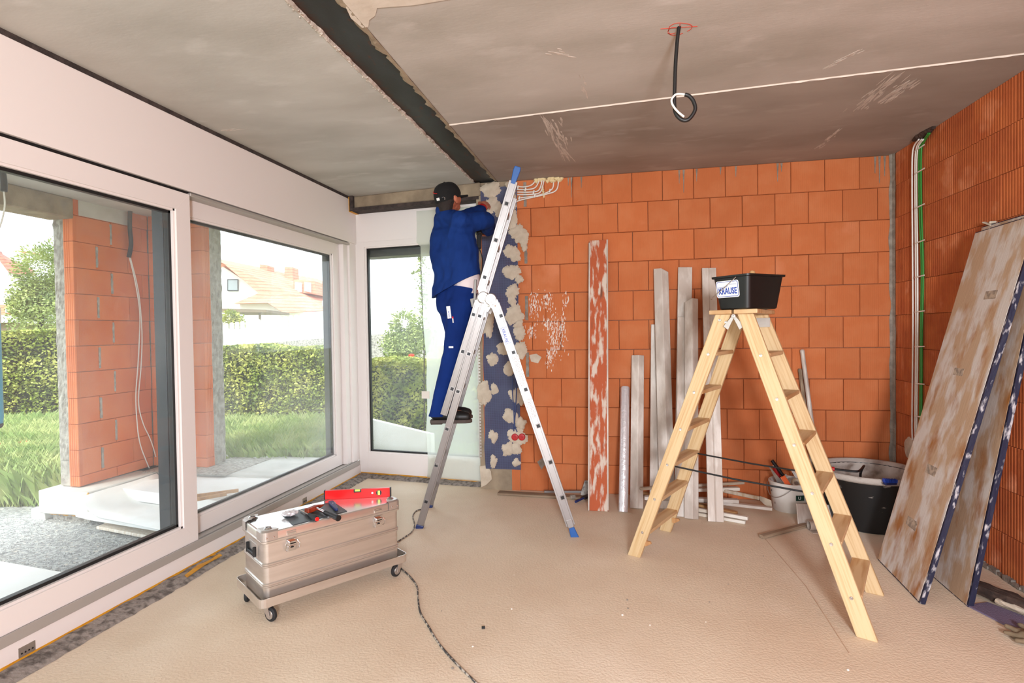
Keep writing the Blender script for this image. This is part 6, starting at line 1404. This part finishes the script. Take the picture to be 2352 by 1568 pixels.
# hedges
def gp(px, d): v = dep(px, 770, d); return (v.x, v.y, 0)
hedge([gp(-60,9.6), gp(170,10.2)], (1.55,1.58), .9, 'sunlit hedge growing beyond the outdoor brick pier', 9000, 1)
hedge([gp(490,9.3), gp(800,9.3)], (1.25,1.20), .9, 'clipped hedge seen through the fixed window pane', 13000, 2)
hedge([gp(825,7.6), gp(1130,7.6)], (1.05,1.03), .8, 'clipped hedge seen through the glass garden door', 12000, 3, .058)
def grass(N, xy, h, name, label, seed, cat='grass'):
    r = np.random.default_rng(seed); x, y = xy(r, N); hh = h*r.uniform(.4,1.2,N); a = r.uniform(0,6.28,N); l = r.uniform(.2,.7,N)*hh; w_ = r.uniform(.003,.008,N); b = a+1.57
    dx, dy = np.cos(a), np.sin(a); bx_, by_ = np.cos(b)*w_, np.sin(b)*w_; z = GZ-.03
    v = np.stack([np.column_stack([x-bx_,y-by_,np.full(N,z)]), np.column_stack([x+bx_,y+by_,np.full(N,z)]), np.column_stack([x+dx*l*.35+bx_*.7,y+dy*l*.35+by_*.7,z+hh*.65]), np.column_stack([x+dx*l,y+dy*l,z+hh])],1).reshape(-1,3)
    me = bpy.data.meshes.new(name); me.vertices.add(4*N); me.vertices.foreach_set('co', v.ravel()); me.loops.add(4*N); me.loops.foreach_set('vertex_index', np.arange(4*N)); me.polygons.add(N); me.polygons.foreach_set('loop_start', np.arange(0,4*N,4)); me.update(calc_edges=True); me.materials.append(MT['grass'])
    o = inst(name, me, None, Matrix.Identity(4)); tag(o, label, cat, kind='stuff'); return o
def patch(px0, px1, d0, d1):
    def f(r, N):
        px, d = r.uniform(px0,px1,N), r.uniform(d0,d1,N); p = (px-1176)/FPX*d; return p*_R.x+d*_F.x, p*_R.y+d*_F.y
    return f
grass(18000, patch(-40,150,5.7,9.8), .42, 'tall_grass', 'tall meadow grass beside the outdoor pier', 1)
grass(18000, patch(500,800,6.6,9.3), .42, 'tall_grass', 'tall grass in front of the hedge seen through the fixed window pane', 2)
grass(4000, patch(830,1120,6.9,7.6), .25, 'tall_grass', 'short grass under the hedge behind the garden door', 3)
rs = random.Random(8)
for i, (px, py) in enumerate(((2,1022),(48,1030),(52,1018),(60,1017),(44,1040))):
    c = dep(px, py, 7.2); t = thing('poppy', (c.x,c.y,GZ-.03), 'red poppy flowering in the meadow grass beside the outdoor pier', 'flower', 'poppies in the meadow')
    MB().cyl((c.x,c.y,GZ-.03), c, .004, n=5).build('stem', MT['grass'], t); MB().lathe([(0,-.01),(.03,.0),(.042,.022),(.03,.018),(0,.0)], Matrix.Translation(c), n=8).build('bloom', MT['poppy'], t, smooth=True)
# tree on the left, climbing shrub behind the door
def crown(root, blobs, N, size, mat, seed):
    r = np.random.default_rng(seed); out = []
    for c, rad, wgt in blobs:
        n = int(N*wgt); a = r.normal(size=(n,3)); a /= np.linalg.norm(a,axis=1)[:,None]; a *= (rad*r.uniform(.45,1.05,(n,1))); out.append(a+np.array(c)[None])
    leaves(sum(len(o_) for o_ in out), np.concatenate(out), size, mat, 'foliage', root, seed)
tb_ = dep(95, 770, 16); tr_ = thing('tree', (tb_.x,tb_.y,GZ), 'bushy green tree beyond the hedge on the left', 'tree')
MB().cyl((tb_.x,tb_.y,GZ),(tb_.x,tb_.y,2.6),.12,.07,8).build('trunk', MT['bark'], tr_)
crown(tr_, [(dep(100,620,16),.75,.2),(dep(75,690,15.8),.6,.2),(dep(115,670,16.2),.7,.2),(dep(92,735,15.6),.75,.2),(dep(135,590,17),.6,.1),(dep(50,700,15.6),.35,.1)], 16000, .08, 'tree', 5)
sb = dep(920, 770, 10.5); sh2 = thing('rose_shrub', (sb.x,sb.y,GZ), 'green climbing rose shrub above the hedge behind the garden door', 'shrub')
MB().cyl((sb.x,sb.y,GZ),(sb.x,sb.y,1.6),.03,.02,6).build('stem', MT['bark'], sh2)
crown(sh2, [(dep(930,745,10.5),.30,.2),(dep(945,790,10.4),.33,.25),(dep(905,790,10.3),.28,.2),(dep(960,770,10.6),.28,.15),(dep(920,810,10.2),.3,.2)], 5000, .06, 'tree', 6)
c = dep(945,818,9.9); MB().lathe([(0,-.04),(.05,-.01),(.055,.03),(.02,.045),(0,.04)], Matrix.Translation(c), n=10).build('rose_bloom', MT['poppy'], sh2, smooth=True)
# vine right at the door
vn = dep(968,650,7.4); vi = thing('hanging_vine', (vn.x,vn.y,GZ), 'thin vine hanging beside the plastic sheet outside the garden door', 'vine')
MB().tube([(vn.x,vn.y,GZ),(vn.x+.02,vn.y,1.2),(vn.x-.01,vn.y,2.6)], .008, 5).build('stem', MT['bark'], vi)
r9 = np.random.default_rng(9); zz = r9.uniform(1.2,2.5,420); leaves(420, np.column_stack([vn.x+r9.normal(size=420)*.04, vn.y+r9.normal(size=420)*.04, zz]), .05, 'tree', 'foliage', vi, 9)
m = MB(); q = [dep(838,962,6.6), dep(985,995,6.3), dep(985,1060,6.0), dep(838,1050,6.2)]
bp_ = [dep(838,960,6.9), dep(990,997,6.5)]; bb_ = [dep(838,1075,6.9), dep(990,1065,6.5)]
m = MB(); A_, B_ = bp_; m.add([tuple(A_),tuple(B_),(B_.x,B_.y,GZ-.03),(A_.x,A_.y,GZ-.03)]+[(A_.x+.02,A_.y+.06,A_.z),(B_.x+.02,B_.y+.06,B_.z),(B_.x+.02,B_.y+.06,GZ-.03),(A_.x+.02,A_.y+.06,GZ-.03)], [(0,1,2,3),(4,5,6,7),(0,1,5,4),(1,2,6,5),(2,3,7,6),(3,0,4,7)])
tag(m.build('white_board', MT['xps']), 'white board standing upright outside in front of the hedge behind the door', 'board')
# pebble wall, picket fence
A_, B_ = dep(470,790,13.5), dep(1000,770,13.5)
gw = MB(); gw.add([(A_.x,A_.y,GZ),(B_.x,B_.y,GZ),(B_.x,B_.y,1.48),(A_.x,A_.y,1.14)]+[(A_.x-.08,A_.y+.4,GZ),(B_.x-.08,B_.y+.4,GZ),(B_.x-.08,B_.y+.4,1.48),(A_.x-.08,A_.y+.4,1.14)], [(0,1,2,3),(4,5,6,7),(2,3,7,6),(0,1,5,4),(1,2,6,5),(3,0,4,7)])
tag(gw.build('retaining_wall', MT['stonew']), 'grey pebble retaining wall beyond the hedge, under the picket fence', 'wall')
fc = thing('picket_fence', dep(640,790,14), 'white picket fence with rounded tops on the retaining wall', 'fence')
for i in range(40):
    px = 508+12.4*i
    if px > 1000: break
    f = (px-510)/250; p = dep(px, 770, 14.0); zt = dep(px, 743-30*min(f,1.2), 14.0).z; zb = dep(px, 797-14*min(f,1.4), 14.0).z; w_ = .052
    poly = [(-w_,zb),(w_,zb)]+[(w_*math.cos(math.radians(a)), zt-w_+w_*math.sin(math.radians(a))) for a in range(0,181,30)]
    MB().prism(poly, -.012, .012, Matrix.Translation((p.x,p.y,0)) @ Matrix.Rotation(YAW,4,'Z') @ Matrix.Rotation(math.pi/2,4,'X')).build('picket', MT['render'], fc)
m = MB()
for dz in (.14,.42):
    a, b = dep(505,797,14.04), dep(1000,783,14.04); m.bar(a+Z*dz, b+Z*dz, .05, .03, Z)
m.build('fence_rail', MT['render'], fc)
# houses
def poly3(name, mat, pts, par, th=.15, dirv=None):
    P_ = [dep(*p) if not isinstance(p, Vector) else p for p in pts]; n = len(P_); dv_ = CF*th if dirv is None else V(dirv); m = MB()
    m.v = [tuple(p) for p in P_]+[tuple(p+dv_) for p in P_]; m.f = [tuple(range(n)), tuple(range(2*n-1,n-1,-1))]+[(i,(i+1)%n,n+(i+1)%n,n+i) for i in range(n)]; m.m = [0]*len(m.f); return m.build(name, MT[mat], par)
hs = thing('house', dep(600,770,24), 'white house with red tiled roofs and a dormer seen through the fixed window pane', 'house')
poly3('gable_wall', 'render', [(440,868,24),(622,868,24),(622,690,24),(604,672,24),(512,612,24),(440,660,24)], hs, 3)
poly3('main_roof', 'rooft', [(430,580,25),(728,640,33),(775,668,33),(775,720,25.5),(612,688,23.6),(512,604,23.4)], hs, .4)
poly3('porch_roof', 'rooft', [(599,671,22.6),(700,680,23.6),(745,713,23),(651,718,21.6),(614,695,21.6),(536,697,21.6)], hs, .3)
poly3('porch_wall', 'render', [(536,698,22),(614,696,22),(650,718,22),(745,714,22.6),(745,872,22.6),(500,874,22)], hs, 2)
poly3('side_wall', 'render', [(740,690,25.5),(775,700,25.5),(775,862,25.5),(740,862,25.5)], hs, 2)
for x0, x1 in ((522,546),): 
    w_ = poly3('window', 'anth', [(x0,641,23.92),(x1,641,23.92),(x1,668,23.92),(x0,668,23.92)], hs, .1); poly3('pane', 'windowp', [(x0+2,643,23.9),(x1-1,643,23.9),(x1-1,666,23.9),(x0+2,666,23.9)], w_, .04)
poly3('dormer', 'rooft', [(674,640,26),(722,646,26),(728,676,26),(674,670,26)], hs, 3)
for x0, x1 in ((677,692),(699,713)):
    w_ = poly3('window', 'render', [(x0,647,25.9),(x1,649,25.9),(x1,671,25.9),(x0,668,25.9)], hs, .1); poly3('pane', 'windowp', [(x0+2,649,25.88),(x1-2,651,25.88),(x1-2,669,25.88),(x0+2,666,25.88)], w_, .04)
poly3('chimney', 'rooft', [(597,607,27),(614,609,27),(614,640,27),(597,640,27)], hs, .8); poly3('chimney', 'rooft', [(654,613,28),(671,613,28),(673,645,28),(652,645,28)], hs, .8)
cr_ = thing('pergola', dep(560,770,19), 'dark timber pergola roof beside the white house', 'pergola')
poly3('roof_board', 'brownw', [(500,708,19),(611,711,19),(611,717,19),(500,717,19)], cr_, 2); poly3('post', 'brownw', [(594,716,19.2),(597,716,19.2),(597,890,19.2),(594,890,19.2)], cr_, .1)
sv = dep(530,735,18); sh3 = thing('conifer_shrub', (sv.x,sv.y,GZ), 'dark green shrub under the pergola', 'shrub'); MB().cyl((sv.x,sv.y,GZ),(sv.x,sv.y,1.8),.05,.03,6).build('stem', MT['bark'], sh3)
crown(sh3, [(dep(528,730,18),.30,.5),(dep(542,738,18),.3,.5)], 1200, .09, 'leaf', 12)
h2 = thing('house', dep(20,770,30), 'white house with a brown tiled roof behind the tree on the left', 'house')
poly3('wall', 'render', [(-60,560,30),(2,600,30),(36,640,30),(60,650,30),(60,850,30),(-60,850,30)], h2, 4)
poly3('roof', 'roofb', [(-20,574,30),(44,581,36),(72,632,29.6),(20,626,29.6)], h2, .3)
poly3('chimney', 'rooft', [(43,575,34),(68,578,34),(66,596,34),(50,594,34)], h2, .8)
w_ = poly3('window', 'render', [(12,704,29.9),(38,706,29.9),(38,718,29.9),(12,718,29.9)], h2, .1); poly3('pane', 'windowp', [(14,706,29.88),(25,706,29.88),(25,717,29.88),(14,717,29.88)], w_, .05)
poly3('facade_band', 'rooft', [(-30,700,29.95),(60,700,29.95),(60,722,29.95),(-30,722,29.95)], h2, .04)
sd2 = thing('garden_shed', dep(25,770,20), 'low brown garden shed with a white roof edge behind the left hedge', 'shed')
poly3('shed_wall', 'brownw', [(-40,740,20),(44,741,20),(44,884,20),(-40,884,20)], sd2, 2); poly3('roof_edge', 'render', [(-45,732,19.8),(48,734,19.8),(48,741,19.8),(-45,740,19.8)], sd2, 2.4)
# teal cement sack machine at the left edge, outside the window
c = dep(-36,840,4.4); tl = thing('water_tank', (c.x,c.y,GZ), 'teal plastic container with white top just outside the window at the left edge', 'container')
z_ = lambda y: dep(-22,y,4.4).z
m = MB(); m.lathe([(0,z_(975)),(.10,z_(975)),(.105,z_(960)),(.105,z_(742)),(0,z_(742))], Matrix.Translation((c.x,c.y,0)), n=24); m.build('tank_body', MT['teal'], tl, smooth=True)
m = MB(); m.lathe([(0,z_(742)),(.108,z_(742)),(.108,z_(706)),(.09,z_(703)),(0,z_(703))], Matrix.Translation((c.x,c.y,0)), n=24); m.build('tank_lid', MT['render'], tl, smooth=True)
m = MB(); m.lathe([(0,GZ),(.02,GZ),(.02,z_(990)),(.09,z_(985)),(.102,z_(980)),(.102,z_(974)),(0,z_(974))], Matrix.Translation((c.x,c.y,0)), n=24); m.build('tank_foot', MT['rubber'], tl, smooth=True)
for o in list(S.objects): 
    if o.type == 'MESH' and not o.data.materials: o.data.materials.append(MT['conc'])
